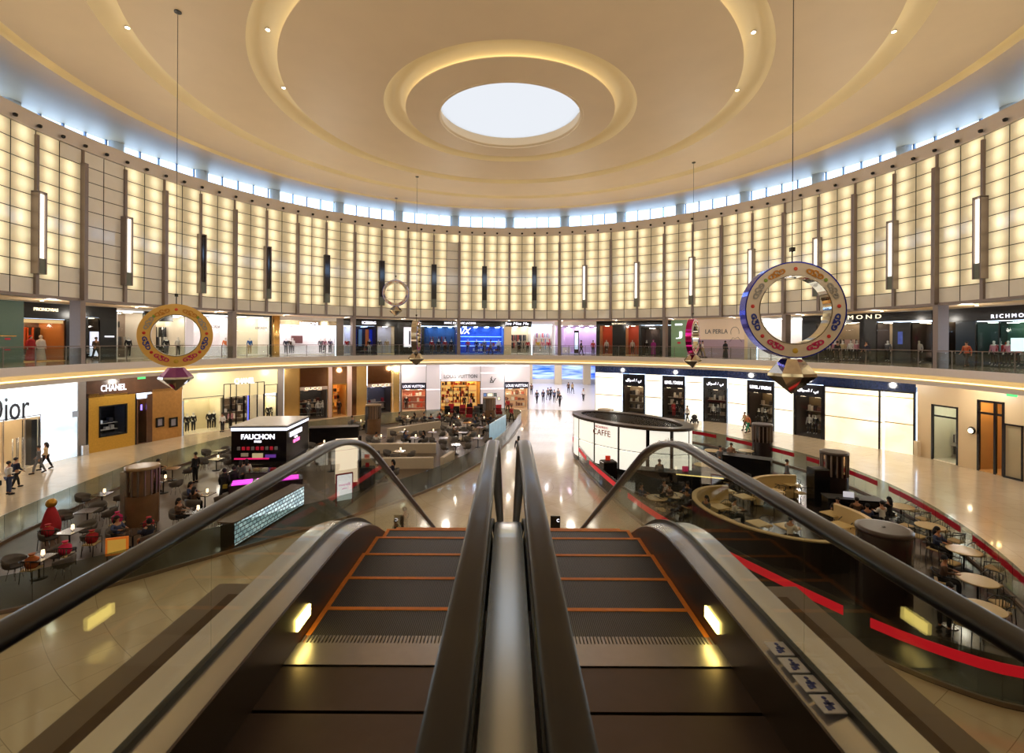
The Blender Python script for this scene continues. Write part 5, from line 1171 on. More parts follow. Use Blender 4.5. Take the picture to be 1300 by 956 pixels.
for y in [16.8+2.35*i for i in range(15)]:
    row += 1; cand = []
    x = -22.5+(row % 2)*1.2
    while x < 1.5:
        if free(x, y, 1.15, LZ): cand.append(x)
        x += 2.5
    for k, x in enumerate(cand):
        jx, jy, rz = x+random.uniform(-.12, .12), y+random.uniform(-.12, .12), random.uniform(-.25, .25)
        where = '%s from left, %s row' % (ORD[k+1], ORD[row])
        place('square', jx, jy, FZ, rz, 'dark square table, '+where+' of the left café', 'table', 'dark square tables of the left café')
        if random.random() < .62: place('lamp', jx+.08, jy+.05, FZ+.735, 0, 'little white lamp on the table %s, left café' % where, 'table lamp', 'little white table lamps of the left café')
        taken = [0, 1] if y < 30 else [0, 1]
        if random.random() < .55: taken = taken+[random.choice([2, 3])]
        for q in taken:
            dx, dy = ((-1, 0), (1, 0), (0, -1), (0, 1))[q]; c_, s_ = cos(rz), sin(rz); R = .80; cx, cy = jx+(dx*c_-dy*s_)*R, jy+(dx*s_+dy*c_)*R
            face = math.atan2(dy, dx)+rz-PI/2     # shell opens towards the table (-y local)
            place('bucket', cx, cy, FZ, face, 'grey bucket chair %s of the table %s' % (['left', 'right', 'in front', 'beyond'][q], where+', left café'), 'chair', 'grey bucket chairs of the left café')
            seat_spots.append((cx, cy, face, where, q))
# right café: round beige tables outside, square ones by the booth
right_tabs = []; seatsR = []
def r_table(kind, x, y, n, tag_, rz=0):
    place(kind, x, y, FZ, rz, '%s beige table, %s' % (kind if kind == 'round' else 'square', tag_), 'table', 'beige tables of the right café'); right_tabs.append((x, y))
    for i in range(n):
        a = rz+2*PI*i/n+.4; R = .86 if kind == 'round' else .74; cx, cy = x+R*cos(a), y+R*sin(a); face = a-PI/2
        sd = ['right', 'far right', 'far', 'far left', 'left', 'near left', 'near', 'near right'][int(round((a % (2*PI))/(PI/4))) % 8]
        place('cafe', cx, cy, FZ, face, 'black armchair, %s side of the %s table %s' % (sd, kind if kind == 'round' else 'square', tag_), 'chair', 'black armchairs of the right café'); seatsR.append((cx, cy, face, tag_, sd))
def G(px, py): return ground(px, py, FZ+.72)
for i, (px, py, n, t) in enumerate(((1145, 643, 4, 'furthest back of the near-right row'), (1182, 668, 4, 'second from back, near-right row'), (1225, 699, 4, 'third from back, near-right row'), (1243, 737, 3, 'behind the white-shirted man'), (1250, 772, 2, 'nearest the camera at the right edge'))):
    x, y = G(px, py); r_table('round', x, y, n, t)
for px, py, n, t in ((1004, 614, 3, 'between cream sofa and barred column'), (984, 623, 1, 'just right of the cream S sofa'), (1058, 652, 2, 'between booth and broad drum'), (1068, 666, 1, 'before the cream sofa by the drum'), (940, 607, 3, 'behind the oval booth'), (921, 622, 2, 'left of and behind the oval booth'), (914, 643, 1, 'inside the oval booth, left'), (916, 658, 1, 'inside the oval booth, lower left'), (945, 630, 1, 'inside the oval booth, top'), (964, 664, 1, 'inside the oval booth, bottom middle'), (1000, 668, 1, 'inside the oval booth, lower right')):
    x, y = G(px, py); r_table('beige', x, y, n, t, .3)
for px, py, n, t in ((858, 629, 4, 'directly left of the oval booth'), (835, 632, 3, 'furthest left, by the red stripe'), (905, 572, 3, 'by the far red stripe'), (925, 582, 3, 'behind the standing waiters'), (948, 572, 3, 'beyond the standing waiters'), (893, 590, 3, 'at the oval kiosk right end')):
    x, y = G(px, py); r_table('round', x, y, n, t)
# curved cream booths
m_bcream = M('cream_leather', (210, 184, 132), .45, var=.06, scale=3); m_bdark = M('dark_booth_back', (44, 36, 36), .4)
def booth(cx, cy, rx, ry, a0, a1, label, h=1.12, rot=0.):
    o = empty('booth_sofa', (cx, cy, FZ), rot, label=label, cat='sofa'); N = 32
    def arc(k, z0, z1, mat, nm, k2):
        vs = []; fs = []
        for i in range(N+1):
            a = a0+(a1-a0)*i/N
            for kk, z in ((k, z0), (k, z1), (k2, z1), (k2, z0)): vs.append(((rx+kk)*cos(a), (ry+kk)*sin(a), z))
        for i in range(N):
            for j in range(4): fs.append((4*i+j, 4*i+(j+1) % 4, 4*i+4+(j+1) % 4, 4*i+4+j))
        fs += [(0, 1, 2, 3), (4*N+3, 4*N+2, 4*N+1, 4*N)]; mb = MB(); mb.add(vs, fs, 0, False); mb.build(nm, mat, o)
    arc(0, 0, h-.04, m_bdark, 'outer_shell', -.05); arc(-.05, .3, h, m_bcream, 'backrest', -.18); arc(.02, h-.04, h+.01, m_bcream, 'top_rim', -.2); arc(-.18, .05, .45, m_bcream, 'seat', -.62)
booth(11.3, 20.9, 2.75, 3.55, R_(70), R_(305), 'large oval cream booth sofa with a dark outer shell in the right café', 1.15, R_(20))
booth(15.0, 24.4, 2.6, 2.0, R_(75), R_(170), 'cream curved sofa between the oval booth and the dark drum', 1.15)
booth(12.5, 20.3, 2.4, 2.6, R_(-28), R_(28), 'cream curved sofa back just left of the broad dark drum', 1.2)
# ---- oval white kiosk
OK = (8.1, 32.7, 4.5, 2.35, math.atan2(-.78, .63))
o = empty('oval_kiosk', (OK[0], OK[1], FZ), OK[4], label='oval kiosk of glowing white panels under a dark slatted roof ring', cat='kiosk')
def ell(a, k=0): return ((OK[2]+k)*cos(a), (OK[3]+k)*sin(a))
def ell_band(k0, k1, z0, z1, mat, nm, a0=0, a1=2*PI, n=72, per=None):
    mb = MB()
    for i in range(n):
        a, b = a0+(a1-a0)*i/n, a0+(a1-a0)*(i+1)/n; mb.prism([ell(a, k0), ell(b, k0), ell(b, k1), ell(a, k1)], z0, z1)
    mb.build(nm, mat, o)
m_kp = M('kiosk_white_panel', (255, 252, 240), .35, emit=.75, ecol=(255, 250, 236), var=.02)
ell_band(-.55, .12, 3.0, 3.18, M('brown_roof_ring', (70, 58, 52), .35), 'roof_ring')
gapc = None
PAN = 14
for i in range(PAN):
    a0 = 2*PI*i/PAN; a1 = a0+2*PI/PAN
    z0 = .35
    if i == 12:      # the panels beside the opening stand further in
        ell_band(-.34, -.22, z0, 1.53, m_kp, 'white_panel', a0+.05, a1-.018, 6); ell_band(-.34, -.22, 1.60, 3.0, m_kp, 'white_panel', a0+.05, a1-.018, 6); continue
    ell_band(-.12, 0, z0, 1.53, m_kp, 'white_panel', a0+.018, a1-.018, 6); ell_band(-.12, 0, 1.60, 3.0, m_kp, 'white_panel', a0+.018, a1-.018, 6)
    mb = MB(); p = ell(a0, -.05); mb.box(p[0]-.05, p[0]+.05, p[1]-.05, p[1]+.05, 0, 3.0); mb.build('post', m_dkbronze, o)
ell_band(-.2, .02, 0, .34, m_black, 'plinth'); ell_band(-.2, -.13, .34, 3.0, m_dkbronze, 'backing', 0, 2*PI*12/PAN); ell_band(-.2, -.13, .34, 3.0, m_dkbronze, 'backing', 2*PI*13/PAN, 2*PI, 8)
mb = MB()
for i in range(40):
    x = -OK[2]+.5+(2*OK[2]-1)*i/39; yy = (OK[3]-.5)*math.sqrt(max(0, 1-(x/(OK[2]-.4))**2))
    if yy > .1: mb.box(x-.025, x+.025, -yy, yy, 3.0, 3.12)
mb.build('roof_slats', m_black, o); mb = MB(); mb.prism([ell(2*PI*i/40, -.5) for i in range(40)], 2.86, 2.9); mb.build('inner_roof', m_blackm, o)
def on_kiosk(px, z, s_, h, mat, w=None):
    # lettering on the panel seen at px
    best = None
    for i in range(720):
        a = 2*PI*i/720; lx, ly = ell(a, .012); wx = OK[0]+lx*cos(OK[4])-ly*sin(OK[4]); wy = OK[1]+lx*sin(OK[4])+ly*cos(OK[4])
        q = abs(CX+FPX*wx/wy-px)
        if q < .6 and (best is None or wy < best[0]): best = (wy, wx, a)
    if best:
        wy, wx, a = best; tx, ty = -OK[2]*sin(a), OK[3]*cos(a); ang = math.atan2(ty, tx); me = text_mesh(s_, h, mat, .02, w)
        lx, ly = ell(a, .02); link('lettering', me, o, (lx, ly, z), (0, 0, ang))
m_brt = M('brown_red_letters', (150, 60, 40), .5); m_grt = M('pale_grey_letters', (170, 160, 150), .5)
on_kiosk(764, 2.25, 'CAFFE', .38, m_brt); on_kiosk(764, 2.72, 'SEGAFREDO', .14, M('red_letters', (200, 40, 40), .5)); on_kiosk(845, 2.2, '\uFEEE\uFEF4\uFED3\uFE8E\uFEDB', .42, m_grt)
# things about the kiosk
o2 = empty('litter_bin', (5.75, 27.75, FZ), R_(10), label='tall black box standing by the red stripe in front of the oval kiosk', cat='bin'); MB().bbox(-.42, .42, -.35, .35, 0, 1.5, .03).build('body', m_black, o2); MB().box(-.38, .38, -.3, .3, 1.5, 1.53).build('lid', m_blackm, o2)
MB().bbox(-.14, .14, -.06, .06, 0, .24, .01).build('red_box', M('red_orange_box', (226, 60, 40), .4, emit=.3), None, (5.75, 27.9, FZ+1.53), label='small red box on top of the tall black box', cat='box')
o2 = empty('bar_counter', (9.4, 27.0, FZ), R_(-20), label='black café counter with a lit edge in front of the oval kiosk', cat='bar counter'); MB().bbox(-2.2, 2.4, -.4, .4, 0, 1.1, .05).build('body', m_black, o2); MB().box(-2.25, 2.45, -.46, .46, 1.1, 1.14).build('top', m_blackm, o2); MB().box(0, 2.4, -.47, -.46, 1.06, 1.12).build('lit_edge', M('yellow_edge', (255, 226, 140), .4, emit=1.2), o2)
MB().bbox(-.16, .16, -.06, .06, 0, .28, .01).build('pink_box', M('pink_box', (226, 50, 110), .4, emit=.3), None, (9.9, 27.0, FZ+1.14), label='small pink box standing on the black café counter', cat='box')
o2 = empty('bar_counter', (14.9, 30.6, FZ), R_(-35), label='black waiter station behind the tables, left of the dark round column', cat='bar counter'); MB().bbox(-1.6, 1.6, -.45, .45, 0, 1.15, .05).build('body', m_black, o2); MB().box(-1.62, 1.62, -.47, .47, 1.15, 1.18).build('top', m_blackm, o2)
o2 = empty('litter_bin', (16.0, 24.9, FZ), 0, label='tall black box left of the dark column with open barred top', cat='bin'); MB().bbox(-.4, .4, -.35, .35, 0, 1.9, .03).build('body', m_black, o2); MB().box(-.36, .36, -.3, .3, 1.9, 1.92).build('lid', m_blackm, o2)
o2 = empty('bar_counter', (16.4, 22.95, FZ), R_(-12), label='black counter in front of the seated group beside the broad dark drum', cat='bar counter'); MB().bbox(-1.2, 1.2, -.4, .4, 0, 1.0, .04).build('body', m_black, o2); MB().box(-1.22, 1.22, -.42, .42, 1.0, 1.03).build('top', m_blackm, o2)
MB().bbox(-.22, .22, -.02, .02, 0, .26, .01).build('laptop', M('laptop_screen', (220, 220, 232), .3, emit=.5), None, (16.2, 22.95, FZ+1.03), R_(-20), label='pale open laptop on the black counter beside the seated group', cat='laptop')
# black sign and a plant at the foot of the escalators
o2 = empty('standing_sign', (1.85, 18.9, 0), 0, label='small black standing sign at the foot of the right escalator', cat='sign'); MB().box(-.19, .19, -.03, .03, .3, 1.55).build('board', m_black, o2); MB().box(-.03, .03, -.02, .02, .02, .3).build('post', m_steel, o2); MB().box(-.22, .22, -.16, .16, 0, .02).build('foot', m_steel, o2); link('lettering', text_mesh('C', .12, m_signw, .01), o2, (.1, -.04, 1.33))
# ============================================================ HANGING RINGS
def ring(x, y, zc, rz, R, ri, th, face, edge, gem_top, label, side_only=False, ztop=None):
    o = empty('hanging_ring', (x, y, zc), rz, label=label, cat='hanging ring', group='giant jewelled rings hung from the ceiling')
    def ann(r0, r1, y0, y1, mat, nm, sm=True):
        N = 64; vs = []; fs = []
        for i in range(N):
            a = 2*PI*i/N
            for r, yy in ((r0, y0), (r1, y0), (r1, y1), (r0, y1)): vs.append((r*sin(a), yy, r*cos(a)))
        for i in range(N):
            j = (i+1) % N
            for k in range(4): fs.append((4*i+k, 4*j+k, 4*j+(k+1) % 4, 4*i+(k+1) % 4))
        mb = MB(); mb.add(vs, fs, 0, False); return mb.build(nm, mat, o)
    ann(ri, R, -th/2, -th/2+.02, face, 'front_face'); ann(ri, R, th/2-.02, th/2, face, 'back_face')
    ann(R-.02, R+.012, -th/2-.01, th/2+.01, edge, 'outer_band'); ann(ri-.008, ri+.02, -th/2-.01, th/2+.01, m_mirror, 'inner_band')
    rm_ = (R+ri)/2; w = R-ri
    c_blue, c_mag, c_gold, c_sil = M('blue_logo', (30, 50, 150), .4), M('magenta_logo', (196, 30, 96), .4), M('gold_logo', (196, 128, 30), .35), M('silver_logo', (158, 152, 148), .3)
    for ang, mt in ((28, c_mag), (-28, c_mag), (72, c_blue), (-72, c_blue), (118, c_sil), (-118, c_sil), (153, c_gold), (-153, c_gold)):
        a = R_(ang); me = text_mesh('G\u01B7D', w*.5, mt, .03, w*1.3, 0, .045)
        for s_ in (-1, 1):
            px, pz = s_*0+rm_*sin(a), -rm_*cos(a)
            if me:
                q = link('logo', me, o, (0, 0, 0)); tw = -a if s_ < 0 else a
                # lettering sits tangentially, foot of the letters outward below the middle
                rot = Matrix.Rotation(-a, 4, 'Y'); M4 = Matrix.Translation((px, -th/2-.012, pz)) @ rot @ Matrix.Translation((0, 0, -w*.21))
                if s_ > 0: M4 = Matrix.Rotation(PI, 4, 'Z') @ M4
                q.matrix_local = M4
    dots = [(50, (206, 40, 46)), (-50, (206, 40, 46)), (95, (206, 50, 40)), (-95, (206, 50, 40)), (136, (130, 160, 60)), (-136, (130, 160, 60)), (180, (220, 80, 50)), (0, (206, 170, 60))]
    for ang, c in dots:
        a = R_(ang); px, pz = rm_*sin(a), -rm_*cos(a); [MB().ball((px, yy, pz), w*(.14 if ang else .2), sc=(1, .3, 1)).build('dot', M('dot_%d_%d' % (c[0], c[1]), c, .4), o) for yy in (-th/2-.01, th/2+.01)]
    # faceted gem below
    s_ = R/1.35; n = 8; z0 = -R-.02; up = [(0.30*s_, z0-.02), (.64*s_, z0-.42*s_), (.66*s_, z0-.50*s_), (.02, z0-1.02*s_)]
    mb = MB(); mb.lathe(up[1:], n, smooth=False); mb.build('gem', m_mirror, o)
    mb = MB(); mb.lathe([up[1], up[0]], n, smooth=False); mb.build('gem_crown', gem_top, o)
    MB().tube([(0, 0, R), (0, 0, R+.35)], .02, 6).build('hook', m_black, o); MB().box(-.06, .06, -.06, .06, R+.33, R+.45).build('clamp', m_black, o)
    rr = math.hypot(x, y-CEN); zt = (ztop or ch(rr))-zc
    MB().tube([(0, 0, R+.45), (0, 0, zt-.02)], .012, 5).build('cable', m_dkbronze, o); MB().lathe([(.14, zt-.05), (.14, zt)], 12).build('ceiling_rose', m_black, o)
m_rg = M('gold_ring_face', (212, 166, 84), .35, metal=.25, var=.08, scale=4, emit=.10, ecol=(212, 160, 80)); m_rw = M('silver_white_ring_face', (222, 206, 188), .35, var=.06, scale=4)
m_eblue = M('blue_foil', (36, 50, 200), .12, metal=.8, var=.3); m_emag = M('magenta_foil', (206, 30, 130), .12, metal=.8, var=.3); m_esil = M('silver_foil', (210, 204, 196), .1, metal=1)
m_gemv = M('violet_gem', (150, 90, 170), .06, metal=.9, var=.5, scale=1.2); m_gemb = M('blue_silver_gem', (200, 190, 180), .05, metal=1, var=.3)
ring(-13.95, 20.2, Z(.16), R_(34), 1.30, .86, .32, m_rg, m_rg, m_gemv, 'gold faced giant ring with violet gem hanging in front of the left gallery')
ring(8.15, 13.9, Z(.93), R_(-6), 1.36, .97, .42, m_rw, m_eblue, m_gemb, 'big white faced ring with blue outer band hanging on the right')
ring(-11.4, 48.4, Z(4.75), R_(5), 1.30, 1.0, .40, m_rw, m_eblue, m_gemb, 'small far-off ring with blue band hanging before the lit stone wall')
ring(-7.7, 40.0, Z(.35), R_(92), 1.36, .97, .42, m_esil, m_esil, m_gemb, 'silver ring seen edge-on in front of the black centre shopfront')
ring(14.1, 37.0, Z(.42), R_(56), 1.36, .97, .42, m_rw, m_emag, m_gemb, 'ring with magenta band seen almost edge-on, by the beige hoarding')
# ============================================================ PEOPLE
def stand(px, py, kind, top, bot, label, rz=0, h=0.0, **k):
    x, y = ground(px, py, h); return person(x, y, h, rz, kind, top, bot, label, **k)
def bag(x, y, z, col, label, w=.28):
    o = empty('shopping_bag', (x, y, z), .3, label=label, cat='bag'); MB().bbox(-w/2, w/2, -.07, .07, 0, w*.9, .01).build('body', cloth(col), o); MB().tube([(-w*.3, 0, w*.9), (-w*.15, 0, w*1.25), (w*.15, 0, w*1.25), (w*.3, 0, w*.9)], .008, 5).build('handle', cloth(BLACK), o)
stand(12, 628, 'carry', WHITE, DENIM, 'man in a white shirt walking past the pale blue shopfront, nearest the left edge', R_(160), sc=1.04); x, y = ground(4, 627); bag(x-.25, y, .45, BLACK, 'black bag hanging at the side of the man in the white shirt')
stand(21, 620, 'walk', NAVY, BLACK, 'person in dark top beside the man in the white shirt', R_(170))
stand(50, 601, 'walk', GREY, GREY, 'man in grey walking close to the pale blue shopfront', R_(-60)); stand(59, 596, 'walk', BEIGE, BLACK, 'person with black trousers beside the man in grey', R_(-60), longh=True)
stand(283, 548, 'stand', WHITE, BLACK, 'woman in white top and black skirt outside the cream boutique', 0, longh=True); stand(293, 544, 'stand', PINK, BLACK, 'person in a pink top next to the woman outside the cream boutique', R_(60))
stand(249, 613, 'stand', BLACK, BLACK, 'man in black standing at a table left of the black kiosk', R_(-100), sc=1.04)
stand(286, 637, 'stand', BLACK, BLACK, 'woman in a black robe carrying a yellow bag by the display counter', R_(180), robe=True); x, y = ground(289, 637); bag(x+.1, y-.32, .8, (170, 150, 60), 'small yellow bag held by the woman in the black robe', .2)
stand(298, 633, 'stand', BLACK, BLACK, 'second woman in a black robe, beside the one with the yellow bag', R_(190), robe=True)
stand(307, 624, 'stand', GREY, BLACK, 'person in a grey top at the display counter, seen from behind', R_(180), longh=True); stand(314, 622, 'stand', WHITE, NAVY, 'person in a pale top at the right of the queue at the display counter', R_(200), longh=True)
stand(443, 532, 'stand', BLACK, BLACK, 'man in black in the doorway of the mirrored bronze shop') if False else None
stand(431, 527, 'stand', BLACK, BLACK, 'man in black in the doorway of the mirrored bronze shop', 0)
stand(590, 519.5, 'stand', BLACK, BLACK, 'dark dressed person in the doorway of the lilac shop'); stand(598, 521.5, 'walk', PINK, BLACK, 'person in a pink shirt outside the lilac shop', R_(90)); stand(567, 520, 'stand', WHITE, BEIGE, 'pale dressed person left of the lilac shop doorway', longh=True)
stand(645, 524, 'walk', RED, BLACK, 'woman in red at the right window of the lilac shop', R_(20), longh=True); stand(650, 536, 'walk', RED, BLACK, 'person bending in red and black near the left café corner', R_(40))
for i, (px, py, c, l) in enumerate(((682, 512, BLACK, 'dark dressed walker, leftmost of the group in the bright concourse'), (690, 511, NAVY, 'walker in navy, second from left in the concourse group'), (696, 508, GREY, 'walker in grey behind the navy one in the concourse'), (699.5, 507, BLACK, 'walker in black, fourth from left in the concourse'), (704, 511, DENIM, 'walker in denim in the middle of the concourse group'), (709, 509, GREY, 'walker in light grey towards the right of the concourse group'), (711, 516, BLACK, 'walker in black nearest the hall in the concourse'), (722, 499, BROWN, 'person in brown far back in the concourse'), (727, 499.5, BEIGE, 'person in beige far back in the concourse'), (741, 509, WHITE, 'person in a white top alone on the right of the concourse'), (675, 501, BROWN, 'person in brown by the left wall of the concourse'))):
    stand(px, py, 'walk', c, BLACK, l, R_(20*(i % 3)-20), h=.013, sc=1.02)
stand(856, 529, 'stand', RED, RED, 'person in a red dress outside the second black shop window', longh=True); stand(866, 529, 'stand', BLACK, GREY, 'person in black and white beside the one in red'); stand(873, 536, 'walk', WHITE, BLACK, 'person in white pushing a pushchair along the white panels', R_(-70))
x, y = ground(882, 537); o = empty('pushchair', (x, y, 0), R_(20), label='black pushchair in front of the white light panels', cat='pushchair'); MB().ball((0, 0, .62), .33, n=12, sc=(1, .7, .8)).build('hood', m_blackm, o); MB().tube([(-.3, 0, .4), (.45, 0, 1.0)], .02, 6).build('handle', m_steel, o)
for sx in (-.3, .3):
    for sy in (-.2, .2): w = MB(); w.lathe([(.11, -.02), (.11, .02)], 14); w.v = [(a, c, b) for a, b, c in w.v]; w.build('wheel', m_blackm, o, (sx, sy, .11))
MB().box(-.3, .3, -.2, .2, .16, .42).build('seat', m_blackm, o)
stand(950, 549, 'walk', (200, 120, 80), GREEN, 'woman in orange top and green skirt striding past the white panels', R_(-80), longh=True); stand(946, 546, 'walk', BEIGE, BROWN, 'second person walking beside the woman in the green skirt', R_(-80))
stand(915, 600, 'stand', GREY, BLACK, 'waiter in a grey shirt standing among the tables of the right café', R_(30), h=FZ); stand(929, 596, 'carry', (150, 110, 90), BLACK, 'waiter in a brown shirt right of the grey shirted one', R_(-30), h=FZ); stand(1000, 622, 'stand', GREY, BLACK, 'waiter in a grey shirt beside the black waiter station', R_(60), h=FZ)
stand(659, 585, 'walk', BLACK, BLACK, 'person in black walking alone across the pale floor in the middle', R_(170), longh=True); stand(515, 699, 'walk', (120, 100, 90), (100, 84, 76), 'person in brown walking, seen through the left balustrade glass', R_(60)); stand(503, 697, 'walk', (120, 104, 90), (90, 80, 76), 'child walking beside the person in brown, through the glass', R_(60), sc=.68)
stand(888, 597, 'stand', GREY, BLACK, 'person in grey behind the black café counter', 0, h=FZ) if False else stand(838, 622, 'stand', GREY, BLACK, 'barman in grey standing in front of the oval kiosk opening', 0, h=FZ)
# seated on chosen chairs of the left café
random.seed(5); cols = [BLACK, BLACK, NAVY, BROWN, GREY, WHITE, RED, DENIM]; n = 0
cand = [s_ for s_ in seat_spots if s_[1] > 36 or s_[1] < 30]
for (cx, cy, face, where, q) in cand:
    pr = .62 if (cy > 43) else (.34 if cy > 36 else .22)
    if random.random() > pr or n >= 46: continue
    n += 1; c = random.choice(cols); rb = random.random() < .25 and c in (BLACK, NAVY)
    nm = {BLACK: 'black', NAVY: 'navy', BROWN: 'brown', GREY: 'grey', WHITE: 'white', RED: 'red', DENIM: 'blue'}[c]
    person(cx, cy, FZ+.02, face, 'sit', c, BLACK, 'seated person in %s, %s of the table %s, left café' % (nm, ['left', 'right', 'in front', 'beyond'][q], where), robe=rb, longh=random.random() < .4, group='guests seated in the left café')
used = set()
for i, (cx, cy, face, t, sd) in enumerate(seatsR):
    go = ('behind the white' in t and sd in ('far left', 'far')) or ('third from back' in t and sd in ('far', 'left', 'far left')) or ('directly left' in t) or ('furthest left' in t and sd != 'near') or (i % 4 == 1 and 'booth' in t and 'inside' not in t) or ('dark drum' in t and 'right of' in t and i % 2)
    if go: c = [WHITE, BLACK, GREY, BROWN, DENIM][i % 5]; person(cx, cy, FZ+.02, face, 'sit', c, BLACK, 'seated person in %s, %s side of beige table %s' % ({WHITE: 'white', BLACK: 'black', GREY: 'grey', BROWN: 'brown', DENIM: 'blue'}[c], sd, t), longh=i % 3 == 0, group='guests seated in the right café')
def sit_at(px, py, rz, c, label, h=FZ+.02, **k): x, y = ground(px, py, .5); return person(x, y, h, rz, 'sit', c, BLACK, label, **k)
def stool_under(px, py, label):
    x, y = ground(px, py, .5); o = empty('bar_stool', (x, y, FZ), label=label, cat='stool'); MB().lathe([(.19, .42), (.2, .44), (.19, .47)], 16).build('seat', m_blackm, o); MB().lathe([(.03, .02), (.03, .42)], 8).build('stem', m_steel, o); MB().lathe([(.2, 0), (.2, .02)], 16).build('foot', m_steel, o)
for px, py, rz, c, l in ((1089, 655, 150, BROWN, 'leftmost of the group at the black counter'), (1103, 664, 170, DENIM, 'second of the group at the black counter'), (1122, 660, 190, WHITE, 'third of the group at the black counter'), (1131, 654, 200, BLACK, 'rightmost of the group at the black counter')):
    sit_at(px, py, R_(rz), c, 'seated person, '+l+', in '+{BROWN: 'brown', DENIM: 'blue', WHITE: 'a white shirt', BLACK: 'black'}[c], longh=c == BLACK); stool_under(px, py, 'black round stool under the person who is '+l)
sit_at(1208, 775, R_(-60), WHITE, 'man in a white shirt seen from behind at the nearest right tables'); stool_under(1208, 775, 'round stool under the man in the white shirt, nearest right')
sit_at(899, 652, R_(-70), GREY, 'person in grey seated inside the left end of the oval booth', longh=True); sit_at(932, 655, R_(80), WHITE, 'person in white seated in the middle of the oval booth'); sit_at(1004, 682, R_(120), WHITE, 'man in white leaning over the lower right table of the oval booth')
for px, py, l in ((899, 652, 'person in grey in the oval booth'), (932, 655, 'person in white in the middle of the oval booth'), (1004, 682, 'man in white leaning in the oval booth')): stool_under(px, py, 'low round seat under the '+l)
# upper gallery
def up(px, rr, kind, top, bot, label, rz=0, **k): p = hit(px, rr); return person(p.x, p.y, 6.8, rz, kind, top, bot, label, **k)
up(892, 30, 'walk', WHITE, BEIGE, 'person in white walking on the gallery before the beige hoarding', R_(60)); up(888.5, 29.6, 'walk', BLACK, BLACK, 'person in black beside the one in white on the gallery', R_(60)); up(921, 30, 'stand', BLACK, BLACK, 'woman in a black robe on the gallery before the mauve hoarding', R_(20), robe=True)
up(753, 30.5, 'stand', RED, BLACK, 'person in a red top on the gallery by the mauve lobby'); up(738, 31, 'walk', BLACK, BLACK, 'dark dressed person on the gallery before the mauve lobby', R_(90)); up(623, 30.5, 'walk', GREY, BLACK, 'person in grey passing the blue lit shop windows', R_(-90)); up(122, 31, 'walk', BROWN, BLACK, 'person in brown passing the lit poster on the left gallery', R_(70)); up(1063, 30.5, 'stand', BLACK, BLACK, 'dark dressed person at the railing of the long black shopfront', R_(180)); up(1227, 31, 'walk', (170, 80, 50), BLACK, 'person in a rust coloured top on the right gallery', R_(-80)); up(1100, 31, 'walk', NAVY, BLACK, 'person in navy passing the black shopfront on the right gallery', R_(-80))
# mannequins in the windows
def mq(px, R, z, top, bot, label, dep=.75, robe=False, sc=1.02): p = hit(px, R+dep); return person(p.x, p.y, z, math.atan2(-p.x, -(p.y-CEN))+PI if False else -math.atan2(p.x, p.y-CEN), 'stand', top, bot, label, robe=robe, mann=True, sc=sc)
zu, zg = 6.8+.061, .061
mq(39, UR, zu, RED, RED, 'mannequin in a long red dress in the bridal window', robe=True); mq(80, UR, zu, (236, 226, 206), (236, 226, 206), 'mannequin in a white wedding dress in the bridal window', robe=True); mq(52, UR, zu, WHITE, WHITE, 'mannequin in white beside the red dress in the bridal window', robe=True)
mq(163, UR, zu, BLACK, BLACK, 'mannequin in a black jacket in the striped-wall clothes shop'); mq(226, UR, zu, WHITE, BLACK, 'mannequin in white seen through the gold ring'); mq(211, UR, zu, BLACK, GREY, 'mannequin in black seen through the gold ring')
mq(317, UR, zu, (50, 110, 190), BEIGE, 'mannequin in a blue top in the very bright shop'); mq(286, UR, zu, (226, 120, 60), WHITE, 'mannequin in orange in the very bright shop')
for i, (px, c) in enumerate(((363, NAVY), (369, BROWN), (371.5, WHITE), (407, GREY), (412, (170, 100, 120)), (419, (60, 30, 70)))): mq(px, UR, zu, c, GREY, '%s mannequin from the left in the bright shop with the mirror band' % ORD[i+1])
for i, (px, c) in enumerate(((440, RED), (445, GREY), (469, BLACK), (482, GREY), (491, BEIGE))): mq(px, UR, zu, c, WHITE, '%s mannequin from the left in the black shop with studded panels' % ORD[i+1], dep=.6)
for i, (px, c) in enumerate(((548, RED), (557, NAVY), (565, RED), (573, NAVY), (594, RED), (605, NAVY), (615, GREY), (633, WHITE), (659, (30, 50, 70)), (670, RED))): mq(px, UR, zu, c, BLACK, '%s mannequin from the left in the wide black and blue shopfront' % ORD[i+1])
for i, (px, c) in enumerate(((683, (230, 190, 60)), (689, PINK), (696, (200, 60, 90)))): mq(px, UR, zu, c, WHITE, '%s mannequin from the left in the white and silver shop' % ORD[i+1])
mq(770, UR, zu, WHITE, BLACK, 'mannequin in the left orange window', dep=.6); mq(803, UR, zu, WHITE, BLACK, 'mannequin in the right orange window', dep=.6); mq(821, UR, zu, BLACK, BLACK, 'mannequin in black in the dress display beside the orange windows'); mq(829.5, UR, zu, (190, 40, 150), (190, 40, 150), 'mannequin in a magenta dress beside the orange windows', robe=True)
for i, (px, c) in enumerate(((1042, PINK), (1050, WHITE), (1060, PINK), (1070, BEIGE), (1080, WHITE), (1088, PINK), (1118, WHITE), (1127, GREY), (1167, WHITE))): mq(px, UR, zu, c, BLACK, '%s mannequin from the left in the long black shopfront on the right' % ORD[i+1])
for i, (px, c) in enumerate(((1203, WHITE), (1209, BEIGE), (1262, PINK), (1270, RED), (1280, PINK), (1291, RED))): mq(px, UR, zu, c, BLACK, '%s mannequin from the left in the mirror-like windows at the right edge' % ORD[i+1])
for i, px in enumerate((238, 246, 266, 272, 278)): mq(px, GR, zg, BLACK, BLACK, '%s black dressed mannequin from the left in the cream boutique window' % ORD[i+1], dep=.8)
